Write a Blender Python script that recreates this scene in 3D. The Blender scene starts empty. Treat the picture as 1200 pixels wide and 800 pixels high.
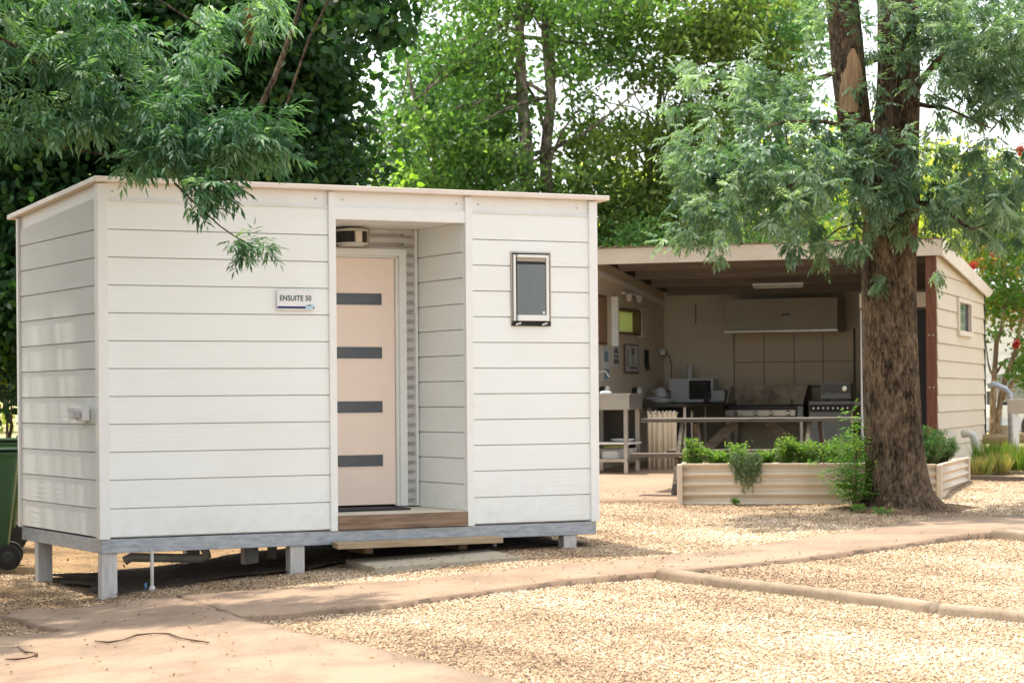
import bpy, math, random
import numpy as np
from mathutils import Vector, Matrix
random.seed(7)
rng = np.random.default_rng(11)
R = math.radians
S = bpy.context.scene

# ---------------------------------------------------------------- camera
F, HX, HY, ROLL, CH = 2700.0, 600.0, 466.0, 0.0083, 1.42
cd = bpy.data.cameras.new('camera'); cam = bpy.data.objects.new('camera', cd); S.collection.objects.link(cam)
cd.sensor_width = 36; cd.lens = F / 1200 * 36; cd.shift_y = (HY - 400) / 1200
cd.clip_start = 0.1; cd.clip_end = 2000
cd.dof.use_dof = True; cd.dof.focus_distance = 16.8; cd.dof.aperture_fstop = 4.5
cam.location = (0, 0, CH); cam.rotation_mode = 'XYZ'
cam.matrix_world = Matrix.Translation((0, 0, CH)) @ Matrix.Rotation(R(90), 4, 'X') @ Matrix.Rotation(-ROLL, 4, 'Z')
S.camera = cam

# ---------------------------------------------------------------- world, sun, exposure
SUN_EL = 75.0
to_sun = Vector((-0.66 * math.cos(R(SUN_EL)), 0.75 * math.cos(R(SUN_EL)), math.sin(R(SUN_EL)))).normalized()
W = bpy.data.worlds.new('World'); S.world = W; W.use_nodes = True
nt = W.node_tree; nt.nodes.clear()
wo = nt.nodes.new('ShaderNodeOutputWorld'); bg = nt.nodes.new('ShaderNodeBackground')
sky = nt.nodes.new('ShaderNodeTexSky'); sky.sky_type = 'NISHITA'; sky.sun_disc = False
sky.sun_elevation = R(SUN_EL); sky.sun_rotation = R(-41); sky.dust_density = 3.0; sky.air_density = 1.0; sky.altitude = 200
hsv = nt.nodes.new('ShaderNodeHueSaturation'); hsv.inputs['Saturation'].default_value = 0.40
nt.links.new(sky.outputs[0], hsv.inputs['Color'])
haze_tint = nt.nodes.new('ShaderNodeMixRGB'); haze_tint.blend_type = 'MULTIPLY'; haze_tint.inputs[0].default_value = 1; haze_tint.inputs[2].default_value = (1.02, 1.0, 0.955, 1)
nt.links.new(hsv.outputs[0], haze_tint.inputs[1]); nt.links.new(haze_tint.outputs[0], bg.inputs[0])
bg.inputs[1].default_value = 0.15
nt.links.new(bg.outputs[0], wo.inputs[0])
sd = bpy.data.lights.new('sun', 'SUN'); sd.energy = 2.1; sd.angle = R(1.0); sd.color = (1.0, 0.92, 0.78)
sun = bpy.data.objects.new('sun', sd); S.collection.objects.link(sun)
sun.rotation_euler = to_sun.to_track_quat('Z', 'Y').to_euler(); sun.location = (0, 0, 30)
S.view_settings.view_transform = 'Standard'; S.view_settings.look = 'None'
S.view_settings.exposure = 1.54; S.view_settings.gamma = 1; S.view_settings.use_curve_mapping = False

# ---------------------------------------------------------------- survey helpers
def g(x, y):
    t = np.clip((0.5 - x) / 3.5, 0, 1)
    far = np.clip(np.asarray(y, float) - 34, 0, 200)
    return 0.23 + 0.03 * (np.minimum(y, 30) - 18.3) - 0.19 * t ** 2.2 + far * 0.008
def ray(px, py):
    dx = px - HX; dy = py - HY
    u = (dx - ROLL * dy); w = (dy + ROLL * dx)
    return np.array([u / F, 1.0, -w / F])
def proj(P):
    u = P[:, 0] / P[:, 1] * F; w = -(P[:, 2] - CH) / P[:, 1] * F
    return np.stack([HX + u + ROLL * w, HY + w - ROLL * u], 1)
def at(px, py, Y):
    r = ray(px, py); return np.array([r[0] * Y, Y, CH + r[2] * Y])
def gp(px, py, dz=0.0):
    z = 0.2
    for _ in range(60):
        r = ray(px, py); t = (z - CH) / r[2]; z = 0.5 * z + 0.5 * (float(g(r[0] * t, t)) + dz)
    return np.array([r[0] * t, t, z])

# ---------------------------------------------------------------- materials
def new_mat(name):
    m = bpy.data.materials.new(name); m.use_nodes = True
    t = m.node_tree; b = t.nodes['Principled BSDF']
    return m, t, b
def N(t, kind, **kw):
    n = t.nodes.new(kind)
    for k, v in kw.items():
        if k in n.inputs.keys(): n.inputs[k].default_value = v
        else: setattr(n, k, v)
    return n
def coords(t, scale=(1, 1, 1)):
    tc = N(t, 'ShaderNodeTexCoord'); mp = N(t, 'ShaderNodeMapping'); mp.inputs['Scale'].default_value = scale
    t.links.new(tc.outputs['Object'], mp.inputs['Vector']); return mp.outputs['Vector']
def ramp(t, fac, stops):
    r = N(t, 'ShaderNodeValToRGB'); e = r.color_ramp.elements
    while len(e) < len(stops): e.new(0.5)
    for i, (p, c) in enumerate(stops):
        e[i].position = p; e[i].color = (c[0], c[1], c[2], 1)
    t.links.new(fac, r.inputs['Fac']); return r.outputs['Color']
def M(name, c1, c2=None, scale=6.0, rough=0.6, metal=0.0, bump=0.0, bscale=40.0, stretch=(1, 1, 1), spec=0.5, detail=6):
    m, t, b = new_mat(name); v = coords(t, stretch)
    b.inputs['Roughness'].default_value = rough; b.inputs['Metallic'].default_value = metal
    b.inputs['Specular IOR Level'].default_value = spec
    if c2 is None: c2 = tuple(k * 0.86 for k in c1)
    n = N(t, 'ShaderNodeTexNoise', Scale=scale, Detail=detail, Roughness=0.6); t.links.new(v, n.inputs['Vector'])
    t.links.new(ramp(t, n.outputs['Fac'], [(0.32, c2), (0.62, c1)]), b.inputs['Base Color'])
    if bump:
        n2 = N(t, 'ShaderNodeTexNoise', Scale=bscale, Detail=5.0); t.links.new(v, n2.inputs['Vector'])
        bp = N(t, 'ShaderNodeBump', Strength=bump, Distance=0.01); t.links.new(n2.outputs['Fac'], bp.inputs['Height'])
        t.links.new(bp.outputs['Normal'], b.inputs['Normal'])
    return m
def leaf_mat(name, stops, trans=0.45, rough=0.45, tc=(1.0, 1.0, 0.55), spec=0.22):
    m, t, b = new_mat(name)
    a = N(t, 'ShaderNodeAttribute', attribute_name='tint')
    col = ramp(t, a.outputs['Fac'], stops)
    t.links.new(col, b.inputs['Base Color']); b.inputs['Roughness'].default_value = rough
    b.inputs['Specular IOR Level'].default_value = spec
    tr = N(t, 'ShaderNodeBsdfTranslucent')
    mx = N(t, 'ShaderNodeMixRGB', blend_type='MULTIPLY'); mx.inputs[0].default_value = 1
    mx.inputs[2].default_value = (tc[0] * 1.7, tc[1] * 2.0, tc[2] * 1.3, 1)
    t.links.new(col, mx.inputs[1]); t.links.new(mx.outputs[0], tr.inputs['Color'])
    ms = N(t, 'ShaderNodeMixShader'); ms.inputs[0].default_value = trans
    t.links.new(b.outputs[0], ms.inputs[1]); t.links.new(tr.outputs[0], ms.inputs[2])
    t.links.new(ms.outputs[0], t.nodes['Material Output'].inputs['Surface'])
    return m

def cladding_mat(name, c):
    m, t, b = new_mat(name); v = coords(t, (1, 1, 1))
    b.inputs['Roughness'].default_value = 0.8; b.inputs['Specular IOR Level'].default_value = 0.15
    n = N(t, 'ShaderNodeTexNoise', Scale=1.3, Detail=4.0); t.links.new(v, n.inputs['Vector'])
    v3 = coords(t, (1.2, 1.2, 9.0)); n3 = N(t, 'ShaderNodeTexNoise', Scale=1.0, Detail=5.0, Roughness=0.65); t.links.new(v3, n3.inputs['Vector'])
    ad = N(t, 'ShaderNodeMath', operation='MULTIPLY_ADD'); ad.inputs[1].default_value = 0.5
    t.links.new(n3.outputs['Fac'], ad.inputs[0])
    hf = N(t, 'ShaderNodeMath', operation='MULTIPLY'); hf.inputs[1].default_value = 0.5
    t.links.new(n.outputs['Fac'], hf.inputs[0]); t.links.new(hf.outputs[0], ad.inputs[2])
    paint = ramp(t, ad.outputs[0], [(0.30, tuple(k * q for k, q in zip(c, (0.955, 0.94, 0.91)))), (0.55, c)])
    sz = N(t, 'ShaderNodeSeparateXYZ'); t.links.new(v, sz.inputs[0])
    lo = N(t, 'ShaderNodeMapRange'); lo.inputs[1].default_value = 0.42; lo.inputs[2].default_value = 0.85; lo.inputs[3].default_value = 0.32; lo.inputs[4].default_value = 0.0
    t.links.new(sz.outputs[2], lo.inputs[0])
    nd = N(t, 'ShaderNodeTexNoise', Scale=7.0, Detail=9.0, Roughness=0.75); t.links.new(v, nd.inputs['Vector'])
    nr = N(t, 'ShaderNodeMapRange'); nr.inputs[1].default_value = 0.45; nr.inputs[2].default_value = 0.75; t.links.new(nd.outputs['Fac'], nr.inputs[0])
    dm_ = N(t, 'ShaderNodeMath', operation='MULTIPLY'); t.links.new(lo.outputs[0], dm_.inputs[0]); t.links.new(nr.outputs[0], dm_.inputs[1])
    dx_ = N(t, 'ShaderNodeMixRGB'); dx_.inputs[2].default_value = (0.42, 0.33, 0.22, 1); t.links.new(dm_.outputs[0], dx_.inputs[0]); t.links.new(paint, dx_.inputs[1])
    t.links.new(dx_.outputs[0], b.inputs['Base Color'])
    # embossed timber grain: long wandering ridges
    v2 = coords(t, (0.55, 0.55, 5.0))
    wv = N(t, 'ShaderNodeTexWave', wave_type='BANDS', bands_direction='Z', Scale=1.6, Distortion=5.5, Detail=2.0)
    wv.inputs['Detail Scale'].default_value = 0.8
    t.links.new(v2, wv.inputs['Vector'])
    sh = N(t, 'ShaderNodeMath', operation='POWER'); sh.inputs[1].default_value = 6.0; t.links.new(wv.outputs['Fac'], sh.inputs[0])
    n2 = N(t, 'ShaderNodeTexNoise', Scale=2.2, Detail=2.0); t.links.new(v, n2.inputs['Vector'])
    gate = N(t, 'ShaderNodeMapRange'); gate.inputs[1].default_value = 0.55; gate.inputs[2].default_value = 0.70
    t.links.new(n2.outputs['Fac'], gate.inputs[0])
    mu = N(t, 'ShaderNodeMath', operation='MULTIPLY'); t.links.new(sh.outputs[0], mu.inputs[0]); t.links.new(gate.outputs[0], mu.inputs[1])
    bp = N(t, 'ShaderNodeBump', Strength=0.22, Distance=0.005); t.links.new(mu.outputs[0], bp.inputs['Height'])
    t.links.new(bp.outputs['Normal'], b.inputs['Normal'])
    return m

def wood_mat(name, c1, c2, rough=0.75, axis=0):
    st = [14, 14, 14]; st[axis] = 1.2
    return M(name, c1, c2, scale=2.5, rough=rough, bump=0.5, bscale=6, stretch=tuple(st))

def ground_mat():
    m, t, b = new_mat('gravel_ground'); v = coords(t)
    vo = N(t, 'ShaderNodeTexVoronoi', Scale=58.0); t.links.new(v, vo.inputs['Vector'])
    sep = N(t, 'ShaderNodeSeparateColor'); t.links.new(vo.outputs['Color'], sep.inputs[0])
    stones = ramp(t, sep.outputs[0], [(0.0, (0.14, 0.09, 0.05)), (0.3, (0.25, 0.17, 0.10)), (0.7, (0.36, 0.26, 0.16)), (1.0, (0.48, 0.38, 0.26))])
    # leaf litter, dirt and dry grass beyond the gravel yard
    n = N(t, 'ShaderNodeTexNoise', Scale=2.2, Detail=8.0, Roughness=0.7); t.links.new(v, n.inputs['Vector'])
    dirt = ramp(t, n.outputs['Fac'], [(0.3, (0.13, 0.075, 0.035)), (0.55, (0.27, 0.17, 0.08)), (0.75, (0.36, 0.26, 0.13))])
    n4 = N(t, 'ShaderNodeTexNoise', Scale=0.6, Detail=6.0); t.links.new(v, n4.inputs['Vector'])
    grass = ramp(t, n4.outputs['Fac'], [(0.35, (0.18, 0.20, 0.06)), (0.5, (0.42, 0.34, 0.17)), (0.7, (0.5, 0.42, 0.24))])
    sp = N(t, 'ShaderNodeSeparateXYZ'); t.links.new(v, sp.inputs[0])
    def line(ax, ay, c, wid):  # smooth mask of ax*x+ay*y > c
        a = N(t, 'ShaderNodeMath', operation='MULTIPLY'); a.inputs[1].default_value = ax; t.links.new(sp.outputs[0], a.inputs[0])
        d = N(t, 'ShaderNodeMath', operation='MULTIPLY_ADD'); d.inputs[1].default_value = ay; t.links.new(sp.outputs[1], d.inputs[0]); t.links.new(a.outputs[0], d.inputs[2])
        e = N(t, 'ShaderNodeMath', operation='MULTIPLY_ADD'); e.inputs[1].default_value = wid * 1.5
        t.links.new(n.outputs['Fac'], e.inputs[0]); t.links.new(d.outputs[0], e.inputs[2])
        r = N(t, 'ShaderNodeMapRange'); r.inputs[1].default_value = c; r.inputs[2].default_value = c + wid
        t.links.new(e.outputs[0], r.inputs[0]); return r.outputs[0]
    m1 = line(-0.30, 1.0, 19.6, 0.8)      # behind the cabin: dirt
    m2 = line(0.0, 1.0, 31.0, 3.0)
    mx = N(t, 'ShaderNodeMixRGB'); t.links.new(m1, mx.inputs[0]); t.links.new(stones, mx.inputs[1]); t.links.new(dirt, mx.inputs[2])
    mr = line(1.0, 0.0, 1.6, 1.0)         # right of the cabin the gravel goes on
    inv = N(t, 'ShaderNodeMath', operation='SUBTRACT'); inv.inputs[0].default_value = 1.0; t.links.new(mr, inv.inputs[1])
    k = N(t, 'ShaderNodeMath', operation='MULTIPLY'); t.links.new(m1, k.inputs[0]); t.links.new(inv.outputs[0], k.inputs[1])
    ml = line(-1.0, 0.0, 3.1, 1.0)
    mxx = N(t, 'ShaderNodeMath', operation='MAXIMUM'); t.links.new(k.outputs[0], mxx.inputs[0]); t.links.new(ml, mxx.inputs[1])
    t.links.new(mxx.outputs[0], mx.inputs[0])
    mx2 = N(t, 'ShaderNodeMixRGB'); t.links.new(m2, mx2.inputs[0]); t.links.new(mx.outputs[0], mx2.inputs[1]); t.links.new(grass, mx2.inputs[2])
    t.links.new(mx2.outputs[0], b.inputs['Base Color']); b.inputs['Roughness'].default_value = 0.95
    bp = N(t, 'ShaderNodeBump', Strength=0.6, Distance=0.012); t.links.new(vo.outputs['Distance'], bp.inputs['Height']); bp.invert = True
    t.links.new(bp.outputs['Normal'], b.inputs['Normal'])
    return m
def concrete_mat(name, c1, c2):
    m, t, b = new_mat(name); v = coords(t)
    n = N(t, 'ShaderNodeTexNoise', Scale=1.6, Detail=9.0, Roughness=0.68); t.links.new(v, n.inputs['Vector'])
    a = ramp(t, n.outputs['Fac'], [(0.36, c2), (0.58, c1)])
    n2 = N(t, 'ShaderNodeTexNoise', Scale=60.0, Detail=3.0); t.links.new(v, n2.inputs['Vector'])
    sp = ramp(t, n2.outputs['Fac'], [(0.30, (0.72, 0.70, 0.66)), (0.48, (1, 1, 1))])
    mx = N(t, 'ShaderNodeMixRGB', blend_type='MULTIPLY'); mx.inputs[0].default_value = 0.8
    t.links.new(a, mx.inputs[1]); t.links.new(sp, mx.inputs[2]); t.links.new(mx.outputs[0], b.inputs['Base Color'])
    b.inputs['Roughness'].default_value = 0.9
    bp = N(t, 'ShaderNodeBump', Strength=0.35, Distance=0.01)
    n3 = N(t, 'ShaderNodeTexNoise', Scale=9.0, Detail=8.0); t.links.new(v, n3.inputs['Vector'])
    t.links.new(n3.outputs['Fac'], bp.inputs['Height']); t.links.new(bp.outputs['Normal'], b.inputs['Normal'])
    return m
def bark_mat(name, c1, c2, sc=1.0):
    m, t, b = new_mat(name); v = coords(t, (1, 1, 0.34))
    n = N(t, 'ShaderNodeTexNoise', Scale=34.0 * sc, Detail=9.0, Roughness=0.7, Distortion=0.6); t.links.new(v, n.inputs['Vector'])
    v2 = coords(t, (1, 1, 0.55)); n2 = N(t, 'ShaderNodeTexNoise', Scale=4.0 * sc, Detail=5.0, Roughness=0.6); t.links.new(v2, n2.inputs['Vector'])
    k = N(t, 'ShaderNodeMath', operation='MULTIPLY_ADD'); k.inputs[1].default_value = 0.45; t.links.new(n2.outputs['Fac'], k.inputs[0])
    h = N(t, 'ShaderNodeMath', operation='MULTIPLY'); h.inputs[1].default_value = 0.75; t.links.new(n.outputs['Fac'], h.inputs[0]); t.links.new(h.outputs[0], k.inputs[2])
    t.links.new(ramp(t, k.outputs[0], [(0.50, c2), (0.61, c1), (0.74, tuple(min(1, q * 2.3) for q in c1))]), b.inputs['Base Color'])
    b.inputs['Roughness'].default_value = 0.95; b.inputs['Specular IOR Level'].default_value = 0.2
    bp = N(t, 'ShaderNodeBump', Strength=1.0, Distance=0.05); t.links.new(k.outputs[0], bp.inputs['Height'])
    t.links.new(bp.outputs['Normal'], b.inputs['Normal'])
    return m
def stone_mat():
    m, t, b = new_mat('gravel_stone')
    a = N(t, 'ShaderNodeAttribute', attribute_name='tint')
    col = ramp(t, a.outputs['Fac'], [(0.0, (0.07, 0.04, 0.022)), (0.14, (0.24, 0.145, 0.075)), (0.45, (0.38, 0.265, 0.158)), (0.8, (0.48, 0.362, 0.235)), (1.0, (0.68, 0.58, 0.44))])
    t.links.new(col, b.inputs['Base Color']); b.inputs['Roughness'].default_value = 0.8
    return m

mt = dict(
    clad=cladding_mat('white_cladding', (0.83, 0.865, 0.845)), clad_tan=cladding_mat('cream_cladding', (0.66, 0.60, 0.49)),
    trim=M('cream_trim', (0.81, 0.825, 0.80), (0.77, 0.785, 0.76), rough=0.4),
    roofm=M('cream_roof_metal', (0.78, 0.70, 0.62), (0.72, 0.64, 0.56), rough=0.4),
    steel=M('galvanised_steel', (0.42, 0.46, 0.50), (0.26, 0.29, 0.33), scale=9, rough=0.45, metal=0.55, stretch=(1, 1, 4)),
    post=M('galvanised_post', (0.60, 0.59, 0.57), (0.46, 0.45, 0.44), scale=5, rough=0.5, metal=0.35, stretch=(6, 6, 1)),
    door=M('peach_door_paint', (0.93, 0.775, 0.665), (0.915, 0.76, 0.645), rough=0.45, scale=2),
    glass=M('grey_obscure_glass', (0.10, 0.11, 0.125), (0.085, 0.095, 0.11), rough=0.22),
    corr=M('corrugated_steel', (0.62, 0.61, 0.59), (0.52, 0.50, 0.48), rough=0.38, metal=0.3),
    timber=wood_mat('weathered_timber', (0.30, 0.20, 0.13), (0.13, 0.08, 0.05)),
    plank=wood_mat('pale_timber_plank', (0.42, 0.32, 0.20), (0.28, 0.20, 0.12)),
    redwood=wood_mat('stained_timber_post', (0.17, 0.062, 0.03), (0.09, 0.03, 0.015), axis=2),
    grey_timber=wood_mat('grey_aged_timber', (0.17, 0.14, 0.11), (0.08, 0.065, 0.05)),
    log=wood_mat('treated_log', (0.36, 0.27, 0.15), (0.20, 0.14, 0.08)),
    rubber=M('black_rubber', (0.03, 0.03, 0.032), (0.02, 0.02, 0.02), rough=0.8, bump=0.4, bscale=90),
    black=M('black_enamel', (0.012, 0.012, 0.013), rough=0.35), black_matt=M('matt_black', (0.02, 0.02, 0.02), rough=0.8),
    blackglass=M('black_glass', (0.01, 0.01, 0.012), rough=0.12),
    pvc=M('white_pvc', (0.62, 0.61, 0.57), (0.45, 0.43, 0.38), rough=0.4, scale=4),
    white=M('white_plastic', (0.78, 0.79, 0.78), rough=0.4), blue=M('blue_tape', (0.10, 0.25, 0.55), rough=0.5),
    sign=M('white_sign', (0.82, 0.84, 0.84), rough=0.3), navy=M('navy_print', (0.015, 0.02, 0.13), rough=0.4),
    ink=M('dark_green_print', (0.02, 0.06, 0.07), rough=0.5), pale_blue=M('pale_blue_print', (0.45, 0.68, 0.80), rough=0.4),
    concrete=concrete_mat('tan_concrete', (0.33, 0.232, 0.158), (0.22, 0.15, 0.10)),
    conc_grey=concrete_mat('grey_concrete', (0.44, 0.39, 0.30), (0.34, 0.29, 0.22)),
    kerbc=concrete_mat('kerb_concrete', (0.36, 0.28, 0.20), (0.22, 0.165, 0.11)),
    floor=concrete_mat('pink_concrete', (0.36, 0.25, 0.17), (0.29, 0.20, 0.135)),
    wall_in=M('beige_painted_panel', (0.66, 0.575, 0.45), (0.62, 0.53, 0.40), rough=0.6, scale=2),
    tile=M('beige_tile', (0.62, 0.51, 0.36), (0.58, 0.475, 0.33), rough=0.35, scale=1.5), grout=M('dark_joint', (0.12, 0.09, 0.06)),
    beam=wood_mat('dark_stained_beam', (0.22, 0.185, 0.15), (0.15, 0.125, 0.10)),
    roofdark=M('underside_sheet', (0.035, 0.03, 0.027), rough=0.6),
    fascia=M('cream_fascia', (0.70, 0.62, 0.51), (0.63, 0.55, 0.45), rough=0.45, scale=2),
    stainless=M('stainless_steel', (0.58, 0.56, 0.52), (0.46, 0.44, 0.41), rough=0.32, metal=0.75, scale=3),
    hood=M('dull_steel', (0.42, 0.38, 0.31), (0.37, 0.33, 0.27), rough=0.55, metal=0.15, scale=2),
    soot=M('sooty_steel', (0.48, 0.40, 0.31), (0.17, 0.12, 0.09), rough=0.5, metal=0.3, scale=4),
    curtain=M('cream_curtain', (0.85, 0.74, 0.57), (0.80, 0.68, 0.51), rough=0.9, scale=6),
    planter=M('cream_planter_metal', (0.70, 0.60, 0.47), (0.62, 0.51, 0.39), rough=0.45, scale=3),
    soil=M('dark_soil', (0.07, 0.045, 0.03), rough=1.0, bump=0.8),
    bingreen=M('green_bin_plastic', (0.02, 0.085, 0.025), (0.018, 0.07, 0.02), rough=0.45), binlid=M('dark_green_lid', (0.02, 0.06, 0.03), rough=0.3),
    bark=bark_mat('rough_brown_bark', (0.125, 0.088, 0.055), (0.022, 0.015, 0.009)), bark_dark=bark_mat('dark_bark', (0.10, 0.075, 0.05), (0.03, 0.02, 0.015)),
    bark_grey=bark_mat('grey_slim_bark', (0.22, 0.19, 0.145), (0.09, 0.07, 0.05), 0.7), bark_tan=bark_mat('smooth_tan_bark', (0.32, 0.23, 0.15), (0.18, 0.12, 0.08), 0.5),
    rawwood=wood_mat('bare_orange_wood', (0.40, 0.25, 0.14), (0.20, 0.11, 0.055), axis=2),
    twig=M('dry_twig', (0.10, 0.06, 0.035), rough=0.9), stem=M('green_stem', (0.22, 0.28, 0.10), rough=0.6), redstem=M('reddish_stem', (0.24, 0.16, 0.08), rough=0.7),
    paper=M('white_paper', (0.62, 0.62, 0.60), rough=0.8), print_grey=M('printed_grey', (0.16, 0.16, 0.17), rough=0.8), brown_frame=M('brown_frame', (0.16, 0.09, 0.05), rough=0.5),
    mapc=M('faded_brown_map', (0.34, 0.21, 0.12), (0.22, 0.13, 0.07), scale=14, rough=0.7), blueprint=M('blue_grey_print', (0.20, 0.28, 0.38), rough=0.7),
    lampw=M('milky_diffuser', (0.68, 0.66, 0.60), rough=0.35), housew=M('white_weatherboard', (0.80, 0.80, 0.80), rough=0.6),
    mwave=M('white_appliance', (0.55, 0.56, 0.56), rough=0.35), lilac=M('lilac_cloth', (0.5, 0.5, 0.62), rough=0.8),
    panel_grey=M('grey_panel', (0.45, 0.47, 0.47), rough=0.5), yellowpane=M('yellow_green_film', (0.62, 0.66, 0.25), (0.5, 0.56, 0.2), rough=0.5),
    knob=M('chrome_knob', (0.7, 0.68, 0.64), rough=0.2, metal=0.9),
)
mt['ground'] = ground_mat(); mt['stone'] = stone_mat()
# translucent coloured film over the kitchen window
_m, _t, _b = new_mat('yellow_green_glass'); _b.inputs['Base Color'].default_value = (0.52, 0.56, 0.30, 1); _b.inputs['Roughness'].default_value = 0.6
_tr = N(_t, 'ShaderNodeBsdfTranslucent'); _tr.inputs['Color'].default_value = (0.60, 0.66, 0.38, 1)
_ms = N(_t, 'ShaderNodeMixShader'); _ms.inputs[0].default_value = 0.75
_t.links.new(_b.outputs[0], _ms.inputs[1]); _t.links.new(_tr.outputs[0], _ms.inputs[2]); _t.links.new(_ms.outputs[0], _t.nodes['Material Output'].inputs['Surface'])
mt['film'] = _m
L_ASH = leaf_mat('ash_leaf', [(0, (0.028, 0.08, 0.045)), (0.5, (0.082, 0.18, 0.105)), (1, (0.27, 0.39, 0.27))], 0.36, 0.42)
L_ASHR = leaf_mat('grey_green_leaf', [(0, (0.042, 0.095, 0.062)), (0.5, (0.135, 0.22, 0.16)), (1, (0.36, 0.45, 0.37))], 0.36, 0.4)
L_DARK = leaf_mat('dark_broad_leaf', [(0, (0.012, 0.036, 0.014)), (0.6, (0.028, 0.082, 0.026)), (0.85, (0.06, 0.13, 0.03)), (1, (0.16, 0.26, 0.05))], 0.28, 0.4)
L_MID = leaf_mat('fresh_green_leaf', [(0, (0.04, 0.085, 0.028)), (0.5, (0.10, 0.185, 0.06)), (1, (0.25, 0.36, 0.14))], 0.52, 0.45)
L_OLIVE = leaf_mat('olive_green_leaf', [(0, (0.045, 0.075, 0.02)), (0.5, (0.12, 0.17, 0.05)), (1, (0.28, 0.33, 0.11))], 0.5, 0.45)
L_COOL = leaf_mat('cool_green_leaf', [(0, (0.03, 0.085, 0.04)), (0.5, (0.085, 0.19, 0.085)), (1, (0.22, 0.36, 0.18))], 0.45, 0.45)
L_LIME = leaf_mat('lime_green_leaf', [(0, (0.10, 0.20, 0.03)), (0.5, (0.19, 0.32, 0.05)), (1, (0.32, 0.42, 0.10))], 0.55, 0.5)
L_FAR = leaf_mat('yellow_green_leaf', [(0, (0.16, 0.20, 0.05)), (0.5, (0.42, 0.44, 0.12)), (1, (0.62, 0.58, 0.24))], 0.55, 0.6)
L_GLOSS = leaf_mat('glossy_hedge_leaf', [(0, (0.025, 0.07, 0.02)), (0.6, (0.08, 0.18, 0.045)), (1, (0.20, 0.32, 0.10))], 0.25, 0.22)
L_MYRT = leaf_mat('autumn_tinted_leaf', [(0, (0.035, 0.10, 0.025)), (0.55, (0.10, 0.18, 0.04)), (0.8, (0.26, 0.20, 0.05)), (1, (0.40, 0.12, 0.05))], 0.45, 0.45)
L_HERB = leaf_mat('bright_herb_leaf', [(0, (0.05, 0.11, 0.02)), (0.5, (0.12, 0.21, 0.04)), (1, (0.25, 0.34, 0.09))], 0.45, 0.45)
L_THYME = leaf_mat('grey_herb_leaf', [(0, (0.05, 0.09, 0.05)), (0.6, (0.12, 0.18, 0.10)), (1, (0.22, 0.28, 0.17))], 0.3, 0.55)
L_ROSE = leaf_mat('rosemary_leaf', [(0, (0.025, 0.075, 0.03)), (0.6, (0.07, 0.16, 0.05)), (1, (0.14, 0.24, 0.09))], 0.3, 0.5)
L_SAP = leaf_mat('sapling_leaf', [(0, (0.06, 0.15, 0.03)), (0.5, (0.13, 0.27, 0.06)), (1, (0.24, 0.38, 0.12))], 0.5, 0.45)
L_GRASS = leaf_mat('grass_blade', [(0, (0.06, 0.13, 0.02)), (0.5, (0.14, 0.24, 0.05)), (0.8, (0.34, 0.28, 0.12)), (1, (0.45, 0.36, 0.18))], 0.4, 0.6)
L_RED = leaf_mat('red_petal', [(0, (0.30, 0.02, 0.025)), (1, (0.5, 0.05, 0.045))], 0.3, 0.6)
L_DRY = leaf_mat('dry_leaf', [(0, (0.10, 0.05, 0.025)), (0.6, (0.22, 0.12, 0.05)), (1, (0.34, 0.22, 0.10))], 0.1, 0.8)
L_SEED = leaf_mat('brown_seed', [(0, (0.18, 0.09, 0.03)), (1, (0.36, 0.20, 0.08))], 0.2, 0.8)

# ---------------------------------------------------------------- object helpers
def tag(o, label, cat, group=None, kind=None):
    if label: o['label'] = label
    if cat: o['category'] = cat
    if group: o['group'] = group
    if kind: o['kind'] = kind
    return o
def empty(name, loc, rz=0.0, parent=None):
    o = bpy.data.objects.new(name, None); S.collection.objects.link(o); o.empty_display_size = 0.2
    o.location = tuple(float(v) for v in loc); o.rotation_euler = (0, 0, rz)
    if parent: o.parent = parent
    return o
def link(name, me, mat, parent=None, smooth=False, bevel=0.0):
    o = bpy.data.objects.new(name, me); S.collection.objects.link(o)
    if mat: me.materials.append(mat)
    if parent: o.parent = parent
    if smooth: me.polygons.foreach_set('use_smooth', [True] * len(me.polygons))
    if bevel:
        b = o.modifiers.new('bevel', 'BEVEL'); b.width = bevel; b.segments = 2; b.limit_method = 'ANGLE'; b.angle_limit = R(40)
    return o
def np_mesh(name, V, Fq, k=4):
    V = np.asarray(V, np.float32); Fq = np.asarray(Fq, np.int32)
    me = bpy.data.meshes.new(name); me.vertices.add(len(V)); me.vertices.foreach_set('co', V.ravel())
    me.loops.add(Fq.size); me.loops.foreach_set('vertex_index', Fq.ravel())
    me.polygons.add(len(Fq)); me.polygons.foreach_set('loop_start', np.arange(0, Fq.size, k, dtype=np.int32))
    me.polygons.foreach_set('loop_total', np.full(len(Fq), k, np.int32))
    me.update(calc_edges=True); return me
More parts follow.
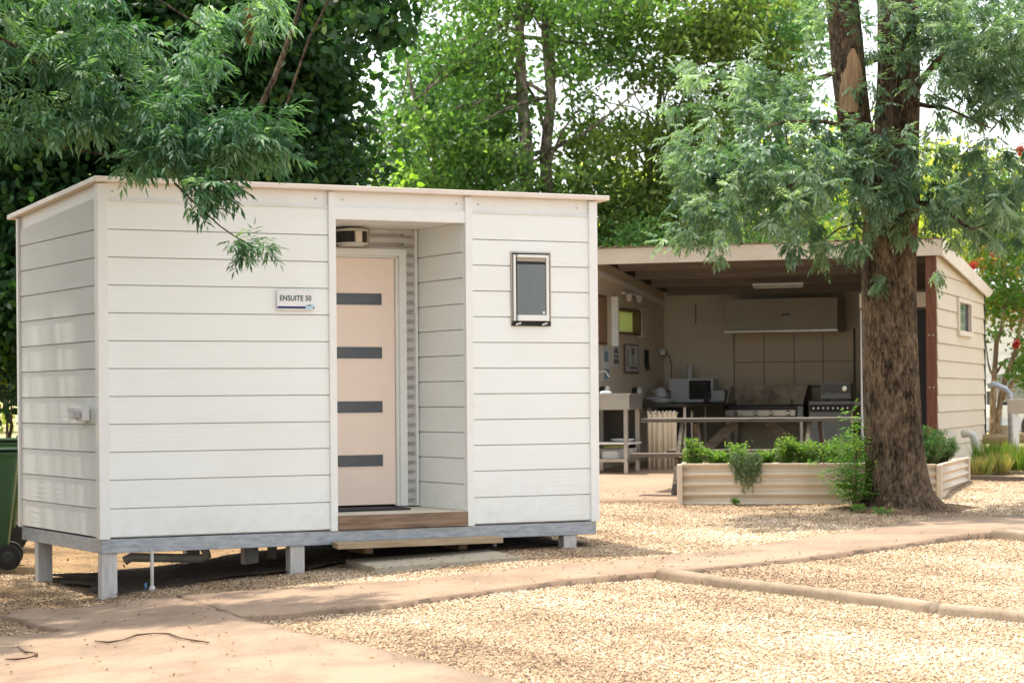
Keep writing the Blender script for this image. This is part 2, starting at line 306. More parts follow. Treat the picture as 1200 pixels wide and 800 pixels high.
class MB:
    def __init__(s): s.v = []; s.f = []
    def add(s, vs, fs):
        n = len(s.v); s.v += [tuple(float(c) for c in v) for v in vs]; s.f += [tuple(i + n for i in f) for f in fs]; return s
    def box(s, x0, x1, y0, y1, z0, z1, tf=None):
        vs = [(x, y, z) for z in (z0, z1) for y in (y0, y1) for x in (x0, x1)]
        if tf: vs = [tf(v) for v in vs]
        return s.add(vs, [(0, 2, 3, 1), (4, 5, 7, 6), (0, 1, 5, 4), (1, 3, 7, 5), (3, 2, 6, 7), (2, 0, 4, 6)])
    def bar(s, a, b, w, h, up=(0, 0, 1)):
        a = Vector([float(c) for c in a]); b = Vector([float(c) for c in b]); d = (b - a).normalized(); u = Vector(up)
        r = d.cross(u).normalized(); u = r.cross(d).normalized()
        vs = [p + r * (i * w / 2) + u * (j * h / 2) for p in (a, b) for i, j in ((-1, -1), (1, -1), (1, 1), (-1, 1))]
        return s.add(vs, [(0, 1, 2, 3)[::-1], (4, 5, 6, 7), (0, 1, 5, 4), (1, 2, 6, 5), (2, 3, 7, 6), (3, 0, 4, 7)])
    def tube(s, pts, rad, n=10, cap=True, jit=0.0):
        pts = [Vector([float(c) for c in p]) for p in pts]
        if not hasattr(rad, '__len__'): rad = [rad] * len(pts)
        base = len(s.v); ref = Vector((0.13, 0.97, 0.2))
        for i, p in enumerate(pts):
            d = (pts[min(i + 1, len(pts) - 1)] - pts[max(i - 1, 0)]).normalized()
            r = d.cross(ref); r = r.normalized() if r.length > 1e-3 else Vector((1, 0, 0)); u = d.cross(r)
            for k in range(n):
                a = 2 * math.pi * k / n; q = rad[i] * (1 + (random.uniform(-jit, jit) if jit else 0))
                v = p + (r * math.cos(a) + u * math.sin(a)) * q; s.v.append((v.x, v.y, v.z))
        for i in range(len(pts) - 1):
            for k in range(n):
                a = base + i * n + k; b = base + i * n + (k + 1) % n
                s.f.append((a, b, b + n, a + n))
        if cap:
            s.f.append(tuple(base + k for k in range(n))[::-1]); s.f.append(tuple(base + (len(pts) - 1) * n + k for k in range(n)))
        return s
    def lathe(s, c, prof, n=20, axis='z'):
        base = len(s.v)
        for r, h in prof:
            for k in range(n):
                a = 2 * math.pi * k / n; x, y = r * math.cos(a), r * math.sin(a)
                p = {'z': (x, y, h), 'y': (x, h, y), 'x': (h, x, y)}[axis]; s.v.append((c[0] + p[0], c[1] + p[1], c[2] + p[2]))
        for i in range(len(prof) - 1):
            for k in range(n):
                a = base + i * n + k; b = base + i * n + (k + 1) % n; s.f.append((a, b, b + n, a + n))
        s.f.append(tuple(base + k for k in range(n))[::-1]); s.f.append(tuple(base + (len(prof) - 1) * n + k for k in range(n)))
        return s
    def poly(s, pts, ext):  # extruded polygon
        n = len(pts); e = ext
        vs = list(pts) + [(p[0] + e[0], p[1] + e[1], p[2] + e[2]) for p in pts]
        return s.add(vs, [tuple(range(n)), tuple(range(2 * n - 1, n - 1, -1))] + [(i, i + n, (i + 1) % n + n, (i + 1) % n) for i in range(n)])
    def build(s, name, mat, parent=None, smooth=False, bevel=0.0):
        me = bpy.data.meshes.new(name); me.from_pydata(s.v, [], s.f); me.update()
        import bmesh
        bm = bmesh.new(); bm.from_mesh(me); bmesh.ops.recalc_face_normals(bm, faces=bm.faces); bm.to_mesh(me); bm.free()
        return link(name, me, mat, parent, smooth, bevel)
def clip(poly, zt):   # keep below the line z <= zt(u)
    out = []
    for i in range(len(poly)):
        a, b = poly[i], poly[(i + 1) % len(poly)]; fa, fb = zt(a[0]) - a[1], zt(b[0]) - b[1]
        if fa >= 0: out.append(a)
        if (fa >= 0) != (fb >= 0):
            t = fa / (fa - fb); out.append((a[0] + t * (b[0] - a[0]), a[1] + t * (b[1] - a[1])))
    return out
def clad(mb, o, d, n, u0, u1, zs, zt=None, hole=None, lip=0.004):
    # lapped boards on the plane through o along d with outward normal n
    def P(u, z, k): return (o[0] + d[0] * u + n[0] * k, o[1] + d[1] * u + n[1] * k, z)
    for z0, z1 in zip(zs[:-1], zs[1:]):
        rects = [(u0, u1, z0, z1)]
        if hole and hole[2] < z1 and hole[3] > z0:
            h = hole; rects = [(u0, h[0], z0, z1), (h[1], u1, z0, z1)]
            if z0 < h[2]: rects.append((h[0], h[1], z0, h[2]))
            if z1 > h[3]: rects.append((h[0], h[1], h[3], z1))
        for a, b, c, e in rects:
            pl = [(a, c), (b, c), (b, e), (a, e)]
            if zt: pl = clip(pl, zt)
            if len(pl) < 3: continue
            gp_ = min(0.007, 0.3 * (z1 - z0)) if c == z0 else 0.0
            th = lambda z: lip * (z1 - z) / (z1 - z0) + 0.002
            q = [(u, z + gp_ if abs(z - z0) < 1e-6 else z) for u, z in pl]
            fr = [P(u, z, th(z)) for u, z in q]; bk = [P(u, z, -0.020) for u, z in q]; m = len(q)
            mb.add(fr + bk, [tuple(range(m))] + [(i, i + m, (i + 1) % m + m, (i + 1) % m) for i in range(m)])
            if gp_: mb.add([P(a, z0 - 0.001, -0.019), P(b, z0 - 0.001, -0.019), P(b, z0 + gp_ + 0.001, -0.019), P(a, z0 + gp_ + 0.001, -0.019)], [(0, 1, 2, 3)])
def leaves_mesh(name, B, D, L, Wd, mat, parent=None, fold=0.18, tint=None, side=None, rnd=False):
    """one diamond shaped, slightly folded leaf per row: base B, direction D, length L, width Wd"""
    n = len(B); D = D / (np.linalg.norm(D, axis=1, keepdims=True) + 1e-9)
    if side is None: side = rng.normal(size=(n, 3))
    Sd = np.cross(D, side); Sd /= (np.linalg.norm(Sd, axis=1, keepdims=True) + 1e-9)
    Nn = np.cross(Sd, D); L = np.broadcast_to(L, n)[:, None]; Wd = np.broadcast_to(Wd, n)[:, None]
    mid = B + D * L * 0.42 + Nn * Wd * fold
    if rnd:
        m1 = B + D * L * 0.16 + Nn * Wd * fold * 0.6; m2 = B + D * L * 0.66 + Nn * Wd * fold * 0.6
        V = np.stack([B, m1 + Sd * Wd * 0.42, m2 + Sd * Wd * 0.40, B + D * L - Nn * L * 0.12, m2 - Sd * Wd * 0.40, m1 - Sd * Wd * 0.42], 1).reshape(-1, 3); q_ = 6
    else: V = np.stack([B, mid + Sd * Wd / 2, B + D * L - Nn * L * 0.08, mid - Sd * Wd / 2], 1).reshape(-1, 3); q_ = 4
    Fq = np.arange(n * q_).reshape(-1, q_)
    me = np_mesh(name, V, Fq, q_)
    at_ = me.attributes.new('tint', 'FLOAT', 'FACE')
    at_.data.foreach_set('value', (rng.random(n) if tint is None else np.clip(tint, 0, 1)).astype(np.float32))
    return link(name, me, mat, parent)
def unit(n):
    v = rng.normal(size=(n, 3)); return v / np.linalg.norm(v, axis=1, keepdims=True)
def pinnate(C, Dr, nl, leaf=0.15, lt=0.06, w=0.016, nleaf=7, droop=0.5, spread=0.9):
    """C centres of twig ends (N,3), Dr their directions; nl compound leaves each of nleaf leaflets"""
    n = len(C); c = np.repeat(C, nl, 0); d = np.repeat(Dr, nl, 0) + unit(n * nl) * spread
    d[:, 2] -= droop * rng.random(n * nl); d /= np.linalg.norm(d, axis=1, keepdims=True)
    c = c - np.repeat(Dr, nl, 0) * rng.random((n * nl, 1)) * 0.14
    ll = leaf * (0.7 + 0.5 * rng.random((n * nl, 1)))
    s = np.cross(d, np.array([0, 0, 1.0]) + unit(n * nl) * 0.5); s /= np.linalg.norm(s, axis=1, keepdims=True)
    tb = np.repeat(rng.random(n), nl) * 0.5 + rng.random(n * nl) * 0.3
    Bs, Ds, Ls, Ts = [], [], [], []
    for k in range(nleaf):
        pair = k // 2; f = 0.35 + 0.65 * pair / max(1, (nleaf - 1) // 2); sg = (1 if k % 2 else -1)
        if k == nleaf - 1: b, dd = c + d * ll, d
        else: b, dd = c + d * ll * f, d * 0.75 + s * sg * 0.8
        dd = dd + np.array([0, 0, -1.0]) * (0.25 + 0.3 * (1 - d[:, 2:3] * 0)) * droop + unit(len(d)) * 0.12
        Bs.append(b); Ds.append(dd); Ls.append(lt * (0.75 + 0.4 * rng.random(len(d)))); Ts.append(tb + rng.random(len(d)) * 0.2)
    return np.concatenate(Bs), np.concatenate(Ds), np.concatenate(Ls), w, np.concatenate(Ts)
def blob_clusters(blobs, per):
    out = []
    for (c, r, n) in blobs:
        d = unit(n); rad = rng.random(n) ** 0.45
        out.append(np.array(c) + d * rad[:, None] * np.array(r))
    return np.concatenate(out)
def crown(name, C, nleaf, spread, L, Wd, mat, parent, droop=0.3, rnd=1.0):
    n = len(C); B = np.repeat(C, nleaf, 0) + rng.normal(size=(n * nleaf, 3)) * np.array([spread, spread, spread * 0.6])
    D = unit(n * nleaf) * rnd; D[:, 2] -= droop
    side = np.array([0, 0, 1.0]) + unit(n * nleaf) * 1.3
    t = np.repeat(rng.random(n), nleaf) * 0.5 + rng.random(n * nleaf) * 0.5
    return leaves_mesh(name, B, D, L * (0.7 + 0.6 * rng.random(n * nleaf)), Wd * (0.7 + 0.6 * rng.random(n * nleaf)), mat, parent, tint=t, rnd=(Wd / L > 0.55))
def limb(mb, a, b, r0, r1, n=8, wob=0.08, seg=6):
    a = np.array(a, float); b = np.array(b, float); L = np.linalg.norm(b - a); pts = []
    o1 = rng.normal(size=3) * wob * L * 0.35; o2 = rng.normal(size=3) * wob * L * 0.2
    for i in range(seg + 1):
        f = i / seg; pts.append(a + (b - a) * f + o1 * math.sin(math.pi * f) + o2 * math.sin(2 * math.pi * f) + rng.normal(size=3) * 0.004 + np.array([0, 0, 0.06 * L * math.sin(math.pi * f)]))
    mb.tube(pts, [r0 + (r1 - r0) * i / seg for i in range(seg + 1)], n); return pts
def L2W(loc, rz):
    c, s = math.cos(rz), math.sin(rz)
    return lambda x, y: (loc[0] + c * x - s * y, loc[1] + s * x + c * y)

# ================================================================= GROUND
xs = np.unique(np.concatenate([np.linspace(-150, -12, 24), np.linspace(-12, 14, 131), np.linspace(14, 150, 24)]))
ys = np.unique(np.concatenate([np.linspace(-10, 10, 10), np.linspace(10, 30, 101), np.linspace(30, 400, 60)]))
GX, GY = np.meshgrid(xs, ys); GZ = g(GX, GY)
near = (GY < 32) & (np.abs(GX) < 13)
GZ = GZ + near * 0.012 * (np.sin(GX * 2.1 + GY) * np.sin(GY * 1.7 - GX * 0.6)) - 0.01
V = np.stack([GX, GY, GZ], -1).reshape(-1, 3); nx = len(xs)
idx = np.arange(len(V)).reshape(len(ys), nx)
Fq = np.stack([idx[:-1, :-1], idx[:-1, 1:], idx[1:, 1:], idx[1:, :-1]], -1).reshape(-1, 4)
tag(link('ground', np_mesh('ground', V, Fq), mt['ground'], smooth=True), 'tan gravel yard and dry ground reaching to the trees', 'ground', kind='structure')

def strip(name, pairs, mat, th, label, cat='path', dz=0.03, across=8, along=10, rough_edge=0.012):
    P = [(gp(*a, dz), gp(*b, dz)) for a, b in pairs]; rows = []
    for (a0, b0), (a1, b1) in zip(P[:-1], P[1:]):
        for k in range(along):
            f = k / along; rows.append((a0 + (a1 - a0) * f, b0 + (b1 - b0) * f))
    rows.append(P[-1]); V = []
    for i, (a, b) in enumerate(rows):
        a = a + rng.normal(size=3) * rough_edge; b = b + rng.normal(size=3) * rough_edge
        for j in range(across + 1):
            p = a + (b - a) * j / across; p[2] = float(g(p[0], p[1])) + dz; V.append(p)
    n = across + 1; m = len(rows); V = np.array(V); base = V.copy(); base[:, 2] -= th
    VV = np.concatenate([V, base]); fs = []
    for i in range(m - 1):
        for j in range(across): q = i * n + j; fs.append((q, q + 1, q + n + 1, q + n))
    o = m * n
    for i in range(m - 1):
        for j in (0, across): q = i * n + j; fs.append((q, q + n, q + n + o, q + o))
    for i in (0, m - 1):
        for j in range(across): q = i * n + j; fs.append((q, q + 1, q + 1 + o, q + o))
    me = np_mesh(name, VV, fs)
    import bmesh
    bm = bmesh.new(); bm.from_mesh(me); bmesh.ops.recalc_face_normals(bm, faces=bm.faces); bm.to_mesh(me); bm.free()
    return tag(link(name, me, mat), label, cat, kind='structure')
PATH = [((207, 697), (285, 722)), ((330, 689), (330, 720)), ((400, 684), (400, 713)), ((474, 680), (459, 707)), ((540, 672), (570, 692)),
        ((690, 657.5), (690, 676)), ((780, 651.7), (800, 668)), ((920, 633), (930, 655)), ((1025, 617.8), (1035.5, 641)),
        ((1095, 606.6), (1123, 627)), ((1200, 604), (1165, 624)), ((1330, 603), (1330, 628))]
strip('path', PATH, mt['concrete'], 0.09, 'long tan concrete path running past the cabin to the right')
SLAB = [((30, 713), (204, 697.5)), ((4, 720.5), (240, 709.5)), ((78, 738), (282, 722.5)), ((0, 744), (335, 737)), ((-200, 762), (459, 764)), ((-300, 820), (606, 800)), ((-320, 900), (900, 885)), ((-340, 980), (1200, 980))]
strip('driveway', SLAB, mt['concrete'], 0.09, 'wide tan concrete slab in the near left corner', 'driveway', along=8, across=14)
o = strip('kitchen_floor', [((560, 587), (560, 548)), ((700, 586.5), (700, 548)), ((800, 586), (800, 546)), ((1020, 586), (1020, 546))], mt['floor'], 0.08, 'pinkish concrete floor under and before the open kitchen', 'floor', dz=0.02, rough_edge=0.005)

def outline(pairs): return np.array([a for a, b in pairs] + [b for a, b in pairs][::-1], float)
def inside(pts, poly):
    x, y = pts[:, 0], pts[:, 1]; r = np.zeros(len(pts), bool); j = len(poly) - 1
    for i in range(len(poly)):
        xi, yi = poly[i]; xj, yj = poly[j]
        c = ((yi > y) != (yj > y)) & (x < (xj - xi) * (y - yi) / (yj - yi + 1e-12) + xi); r ^= c; j = i
    return r

# kerb: rounded concrete edging
kp = [(775, 672.5), (850, 683.5), (920, 691.5), (1025, 704), (1095, 713)]
kp2 = [(1104, 715.5), (1150, 719), (1200, 725), (1300, 738)]
def kerb(pts, label):
    mb = MB(); prof = [(-0.06, -0.05), (-0.056, 0.012), (-0.045, 0.032), (-0.022, 0.044), (0.012, 0.045), (0.038, 0.035), (0.050, 0.014), (0.054, -0.05)]
    P = []
    for a, b in zip(pts[:-1], pts[1:]):
        for k in range(6): P.append(gp(a[0] + (b[0] - a[0]) * k / 6, a[1] + (b[1] - a[1]) * k / 6, 0.02))
    P.append(gp(*pts[-1], 0.02)); vs = []; m = len(prof)
    for i, p in enumerate(P):
        d = P[min(i + 1, len(P) - 1)] - P[max(i - 1, 0)]; d[2] = 0; d /= np.linalg.norm(d); s = np.array([d[1], -d[0], 0])
        for a, h in prof: vs.append(p + s * (a + rng.normal() * 0.002) + np.array([0, 0, h + rng.normal() * 0.0015]))
    fs = [(i * m + j, i * m + j + 1, (i + 1) * m + j + 1, (i + 1) * m + j) for i in range(len(P) - 1) for j in range(m - 1)]
    fs += [tuple(range(m)), tuple((len(P) - 1) * m + k for k in range(m))]
    return tag(mb.add(vs, fs).build('kerb', mt['kerbc'], smooth=True), label, 'kerb', kind='structure')
kerb(kp, 'raised concrete kerb dividing the gravel, left of its crack')
kerb(kp2, 'raised concrete kerb dividing the gravel, right of its crack')
kerb([(1165, 625.5), (1200, 628), (1300, 633)], 'low concrete kerb stub at the right end of the path')

# gravel stones (uncountable)
def gravel():
    n = 560000; Y = np.sqrt(rng.random(n) * (26.5 ** 2 - 10.6 ** 2) + 10.6 ** 2); X = (rng.random(n) * 2 - 1) * Y * 0.245
    keep = (X > 0.3) | (Y < 19.5 + 0.25 * X)
    keep &= rng.random(n) < np.clip((X + 4.6 - 0.3 * np.sin(Y * 3)) / 1.5, 0.06, 1)
    keep &= (rng.random(n) < np.clip(1.25 - (Y - 12) / 22, 0.45, 1))
    X, Y = X[keep], Y[keep]; Z = g(X, Y)
    px = proj(np.stack([X, Y, Z + 0.02], 1)); far = proj(np.stack([X, Y, Z], 1))
    for q in (PATH, SLAB):
        bad = inside(px, outline(q)); spill = rng.random(len(X)) < 0.004
        k = ~bad | spill; Z = Z + np.where(bad, 0.03, 0); X, Y, Z, px, far = X[k], Y[k], Z[k], px[k], far[k]
    k = ~inside(far, np.array([(-50, 586.5), (795, 586.5), (1020, 586), (1020, 545), (-50, 545)], float)) | (Y < 20.0)
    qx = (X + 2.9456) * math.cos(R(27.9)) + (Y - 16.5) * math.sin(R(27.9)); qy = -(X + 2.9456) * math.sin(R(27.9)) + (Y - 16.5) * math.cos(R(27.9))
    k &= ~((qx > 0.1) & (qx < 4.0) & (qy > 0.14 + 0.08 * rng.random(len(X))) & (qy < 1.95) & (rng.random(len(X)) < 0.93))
    X, Y, Z = X[k], Y[k], Z[k]; n = len(X)
    r = 0.0052 + 0.0052 * rng.random(n) ** 1.6
    Z = Z - 0.004 + rng.random(n) * 0.008 + 0.012 * (np.sin(X * 2.1 + Y) * np.sin(Y * 1.7 - X * 0.6)) - 0.004
    base = np.array([(1, 0, 0), (0, 1, 0), (-1, 0, 0), (0, -1, 0), (0, 0, 0.75), (0, 0, -0.6)], np.float32)
    a = rng.random(n) * 6.283; ca, sa = np.cos(a), np.sin(a); st = 0.75 + 0.6 * rng.random((n, 1))
    j = base[None] * (1 + 0.35 * (rng.random((n, 6, 1)) - 0.5))
    x = j[..., 0] * st; y = j[..., 1]
    V = np.stack([ca[:, None] * x - sa[:, None] * y, sa[:, None] * x + ca[:, None] * y, j[..., 2] + 0.3 * x * (rng.random((n, 1)) - 0.5)], -1) * r[:, None, None]
    V += np.stack([X, Y, Z], -1)[:, None, :]
    T = np.array([(0, 1, 4), (1, 2, 4), (2, 3, 4), (3, 0, 4)], np.int32)
    Fc = (T[None] + (np.arange(n) * 6)[:, None, None]).reshape(-1, 3)
    me = np_mesh('gravel', V.reshape(-1, 3), Fc, 3)
    patch = 0.5 + 0.22 * np.sin(X * 1.3 + 2) * np.sin(Y * 0.9) + 0.1 * np.sin(X * 4 + Y * 3)
    patch += 0.13 * np.sin(X * 7.3 + np.sin(Y * 5)) * np.sin(Y * 6.1 + X * 2); tint = np.clip(rng.normal(0.0, 0.27, n) + patch, 0, 1); tint[rng.random(n) < 0.07] = 0.02
    a_ = me.attributes.new('tint', 'FLOAT', 'FACE'); a_.data.foreach_set('value', np.repeat(tint, 4).astype(np.float32))
    tag(link('gravel', me, mt['stone'], smooth=False), 'pale tan gravel stones covering the yard', 'gravel', kind='stuff')
gravel()

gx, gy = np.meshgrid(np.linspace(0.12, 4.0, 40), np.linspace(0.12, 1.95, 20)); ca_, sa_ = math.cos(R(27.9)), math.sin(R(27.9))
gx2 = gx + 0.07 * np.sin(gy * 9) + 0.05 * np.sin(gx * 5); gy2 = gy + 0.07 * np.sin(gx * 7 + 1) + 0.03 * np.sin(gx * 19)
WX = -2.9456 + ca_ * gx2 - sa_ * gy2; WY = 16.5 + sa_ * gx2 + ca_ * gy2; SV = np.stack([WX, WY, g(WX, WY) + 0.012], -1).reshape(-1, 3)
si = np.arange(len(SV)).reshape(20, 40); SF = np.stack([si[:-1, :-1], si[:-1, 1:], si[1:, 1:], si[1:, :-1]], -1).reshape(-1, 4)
tag(link('underfloor_shade', np_mesh('underfloor_shade', SV, SF), M('painted_shade_brown', (0.12, 0.08, 0.048), (0.04, 0.025, 0.015), scale=9, rough=1.0, bump=0.8, bscale=30), smooth=True), 'dark brown sheet with the shade under the cabin painted into its colour', 'soil', kind='structure')  # dark colour of this sheet stands in for the deep shade under the cabin
# leaf litter
def litter():
    n = 2600; Y = 11.8 + rng.random(n) * 9; X = (rng.random(n) * 2 - 1) * Y * 0.23
    k = (rng.random(n) < 0.4) | (Y > 15.5) & (X < 1.5) & (rng.random(n) < 0.6); X, Y = X[k], Y[k]
    X2 = -5.5 + rng.random(2600) * 7; Y2 = 18.5 + rng.random(2600) * 6; X3 = 3.7 + rng.normal(size=900) * 0.9; Y3 = 21.6 + rng.normal(size=900) * 0.7; X4 = rng.random(500) * 7 - 1.5; Y4 = 17.6 + 0.08 * X4 + rng.normal(size=500) * 0.6
    X = np.concatenate([X, X2, X3, X4]); Y = np.concatenate([Y, Y2, Y3, Y4])
    B = np.stack([X, Y, g(X, Y) + np.where(Y > 17.5, 0.022, 0.038)], 1); D = unit(len(X)); D[:, 2] *= 0.25
    leaves_o = leaves_mesh('leaf_litter', B, D, 0.018 + 0.03 * rng.random(len(X)) ** 2, 0.008 + 0.01 * rng.random(len(X)), L_DRY, side=np.array([0, 0, 1.0]) + unit(len(X)) * 0.3)
    tag(leaves_o, 'scattered dry brown leaf litter on path and gravel', 'leaf litter', kind='stuff')
litter()

def twig(px, label, r=0.006):
    mb = MB(); pts = [gp(x, y, 0.042) for x, y in px]
    mb.tube(pts, [r * (0.6 + 0.5 * (i % 2)) for i in range(len(pts))], 6); tag(mb.build('fallen_twig', mt['twig'], smooth=True), label, 'twig')
twig([(111, 750.5), (128, 752), (145, 749), (160, 743.5), (180, 741.5), (198, 742), (212, 747), (228, 750), (245, 752)], 'long thin curved twig lying on the concrete slab')
twig([(6, 771.5), (18, 772), (32, 770.5), (43, 767), (40, 764), (31, 763.5), (22, 759)], 'short hooked twig lying at the left edge of the slab')

# ================================================================= CABIN
CA = R(27.9); CO = (-2.9456, 16.5); cw = L2W(CO, CA)
cg = lambda x, y: float(g(*cw(x, y)))
cab = tag(empty('cabin', (CO[0], CO[1], 0), CA), 'white weatherboard ensuite cabin on steel posts with a recessed peach door', 'cabin')
L, DP = 4.085, 2.05; zs = [0.44, 0.645] + [0.85 + 0.2 * i for i in range(10)] + [2.858]
zr = lambda y: 2.985 - 0.05 * y
mb = MB(); clad(mb, (0, 0), (1, 0), (0, -1), 0.055, 1.775, zs); mb.build('front_wall', mt['clad'], cab)
w0, w1, wz0, wz1 = 3.325, 3.68, 1.995, 2.565
mb = MB(); clad(mb, (0, 0), (1, 0), (0, -1), 2.985, 4.03, zs, hole=(w0, w1, wz0, wz1)); mb.build('front_wall', mt['clad'], cab)
mb = MB(); clad(mb, (0, 0), (0, 1), (-1, 0), 0.03, DP, zs[:-1] + [2.95], zt=lambda u: zr(u) - 0.10); mb.build('side_wall', mt['clad'], cab)
mb = MB(); clad(mb, (L, 0), (0, 1), (1, 0), 0.03, DP, zs[:-1] + [2.95], zt=lambda u: zr(u) - 0.10); mb.build('side_wall', mt['clad'], cab)
mb = MB(); clad(mb, (0, DP), (1, 0), (0, 1), 0, L, zs); mb.build('rear_wall', mt['clad'], cab)
# top band under the roof
mb = MB()
for a, b in ((0.055, 1.775), (1.835, 2.925), (2.985, 4.03)): mb.box(a, b, 0.004, 0.03, 2.87, 2.984)
mb.poly([(0.004, 0.03, 2.872), (0.004, DP, 2.872 - 0.1), (0.004, DP, zr(DP) - 0.002), (0.004, 0.03, zr(0.03) - 0.002)], (0.02, 0, 0))
mb.build('top_band', mt['trim'], cab)
mb = MB()
for x in (0.10, 1.68, 1.90, 2.86, 3.05, 3.93): MB().lathe((x, 0.004, 2.925), [(0.007, -0.004), (0.004, -0.007)], 8, 'y').build('rivet', mt['steel'], cab)
for a, b in ((0.055, 1.775), (2.985, 4.03)): MB().box(a, b, -0.012, 0.0, 2.858, 2.872).build('band_flashing', mt['white'], cab)
# corner trims and posts of the recess
for (a, b, y0, y1) in ((-0.022, 0.055, -0.024, 0.05), (1.775, 1.833, -0.024, 0.03), (2.925, 2.985, -0.024, 0.03), (4.03, 4.105, -0.024, 0.05), (-0.022, 0.03, DP - 0.03, DP + 0.022), (4.06, 4.107, DP - 0.03, DP + 0.022)):
    MB().box(a, b, y0, y1, 0.43, zr(y1) - 0.003).build('corner_trim', mt['trim'], cab, bevel=0.003)
# lintel + ceiling + recess
MB().box(1.833, 2.925, -0.018, 0.03, 2.775, 2.868).build('lintel', mt['trim'], cab, bevel=0.003)
MB().box(1.80, 2.95, 0.032, 0.9, 2.782, 2.80).build('recess_ceiling', mt['trim'], cab)
RD = 0.86
mb = MB(); clad(mb, (2.928, 0), (0, 1), (-1, 0), 0.03, RD - 0.01, [0.545, 0.75] + [0.95 + 0.2 * i for i in range(9)] + [2.78]); mb.build('recess_wall', mt['clad'], cab)
mb = MB(); clad(mb, (1.83, 0), (0, 1), (1, 0), 0.03, RD - 0.01, [0.545, 0.75] + [0.95 + 0.2 * i for i in range(9)] + [2.78]); mb.build('recess_wall', mt['clad'], cab)
# inner box so that nothing shows through
mb = MB(); mb.box(0.03, 1.80, 0.035, DP - 0.03, 0.45, 2.83); mb.box(2.96, L - 0.03, 0.035, DP - 0.03, 0.45, 2.83); mb.box(1.805, 2.955, 0.95, DP - 0.031, 0.451, 2.829); mb.build('core', mt['black_matt'], cab)
# corrugated wall behind the door
def corr_sheet(x0, x1, y, z0, z1, pitch=0.076, amp=0.016, sub=14):
    n = int((z1 - z0) / pitch * sub); vs = []; fs = []
    for i in range(n + 1):
        z = z0 + (z1 - z0) * i / n; dy = amp * (1 - 2 * (0.5 - 0.5 * math.cos(2 * math.pi * (z - z0) / pitch)) ** 5)
        vs += [(x0, y - dy, z), (x1, y - dy, z)]
        if i: k = 2 * i; fs.append((k - 2, k - 1, k + 1, k))
    return vs, fs
mb = MB()
mb.add(*corr_sheet(2.80, 2.905, RD, 0.56, 2.78)); mb.add(*corr_sheet(1.84, 2.80, RD, 2.62, 2.78)); mb.add(*corr_sheet(1.84, 1.90, RD, 0.56, 2.62))
mb.build('corrugated_wall', mt['corr'], cab, smooth=True)
MB().box(2.893, 2.915, RD - 0.04, RD + 0.02, 0.56, 2.78).build('corner_strip', mt['trim'], cab, bevel=0.002)
fr = MB(); fr.box(2.752, 2.812, RD - 0.045, RD + 0.05, 0.56, 2.62); fr.box(1.845, 2.752, RD - 0.045, RD + 0.05, 2.565, 2.62); fr.box(1.845, 1.895, RD - 0.045, RD + 0.05, 0.56, 2.565)
fr.box(2.732, 2.752, RD - 0.015, RD + 0.05, 0.56, 2.565); fr.box(1.895, 2.752, RD - 0.015, RD + 0.05, 2.55, 2.565)
fr.build('door_frame', mt['trim'], cab, bevel=0.002)
dr = MB().box(1.90, 2.728, RD + 0.008, RD + 0.05, 0.575, 2.548).build('door', mt['door'], cab, bevel=0.002)
for zc in (2.218, 1.79, 1.357, 0.928):
    mb = MB(); mb.box(2.13, 2.625, RD + 0.002, RD + 0.007, zc - 0.055, zc - 0.047); mb.box(2.13, 2.625, RD + 0.002, RD + 0.007, zc + 0.047, zc + 0.055); mb.box(2.615, 2.625, RD + 0.0015, RD + 0.007, zc - 0.055, zc + 0.055)
    b = mb.build('bead', mt['door'], dr)
    MB().box(2.13, 2.614, RD + 0.004, RD + 0.0075, zc - 0.046, zc + 0.046).build('glass_strip', mt['glass'], dr)
mb = MB(); mb.box(1.93, 1.955, RD - 0.05, RD - 0.035, 1.40, 1.42); mb.box(1.93, 2.04, RD - 0.06, RD - 0.045, 1.41, 1.43); mb.box(1.925, 1.965, RD - 0.004, RD + 0.008, 1.33, 1.52); mb.build('handle', mt['knob'], dr, bevel=0.002)
# porch floor and timber face
MB().box(1.834, 2.924, -0.012, RD + 0.05, 0.48, 0.55).build('porch_floor', mt['clad_tan'], cab)
MB().box(1.834, 2.924, -0.034, -0.013, 0.435, 0.545).build('threshold_board', mt['timber'], cab, bevel=0.003)
# wall light above the door
wl = MB(); wl.box(2.13, 2.50, RD - 0.03, RD - 0.015, 2.615, 2.77); wl = wl.build('wall_light', mt['hood'], cab, bevel=0.003)
MB().lathe((2.30, RD - 0.11, 2.70), [(0.115, -0.066), (0.125, -0.055), (0.125, 0.055), (0.115, 0.066)], 28, 'z').build('lamp_body', mt['black_matt'], wl, smooth=True)
for zc, sg_ in ((2.752, 1), (2.648, -1)):
    MB().lathe((2.30, RD - 0.12, zc), [(0.05, -0.024 * sg_), (0.125, -0.006 * sg_), (0.13, 0.004 * sg_), (0.10, 0.016 * sg_)], 28, 'z').build('diffuser', mt['lampw'], wl, smooth=True)
MB().box(2.275, 2.33, RD - 0.262, RD - 0.235, 2.655, 2.742).build('lamp_clip', mt['fascia'], wl, bevel=0.003)
# roof
mb = MB(); mb.poly([(-0.055, -0.07, zr(-0.07)), (-0.055, DP + 0.16, zr(DP + 0.16)), (-0.055, DP + 0.16, zr(DP + 0.16) + 0.038), (-0.055, -0.07, zr(-0.07) + 0.038)], (L + 0.165, 0, 0))
rf = mb.build('roof', mt['roofm'], cab, bevel=0.005)
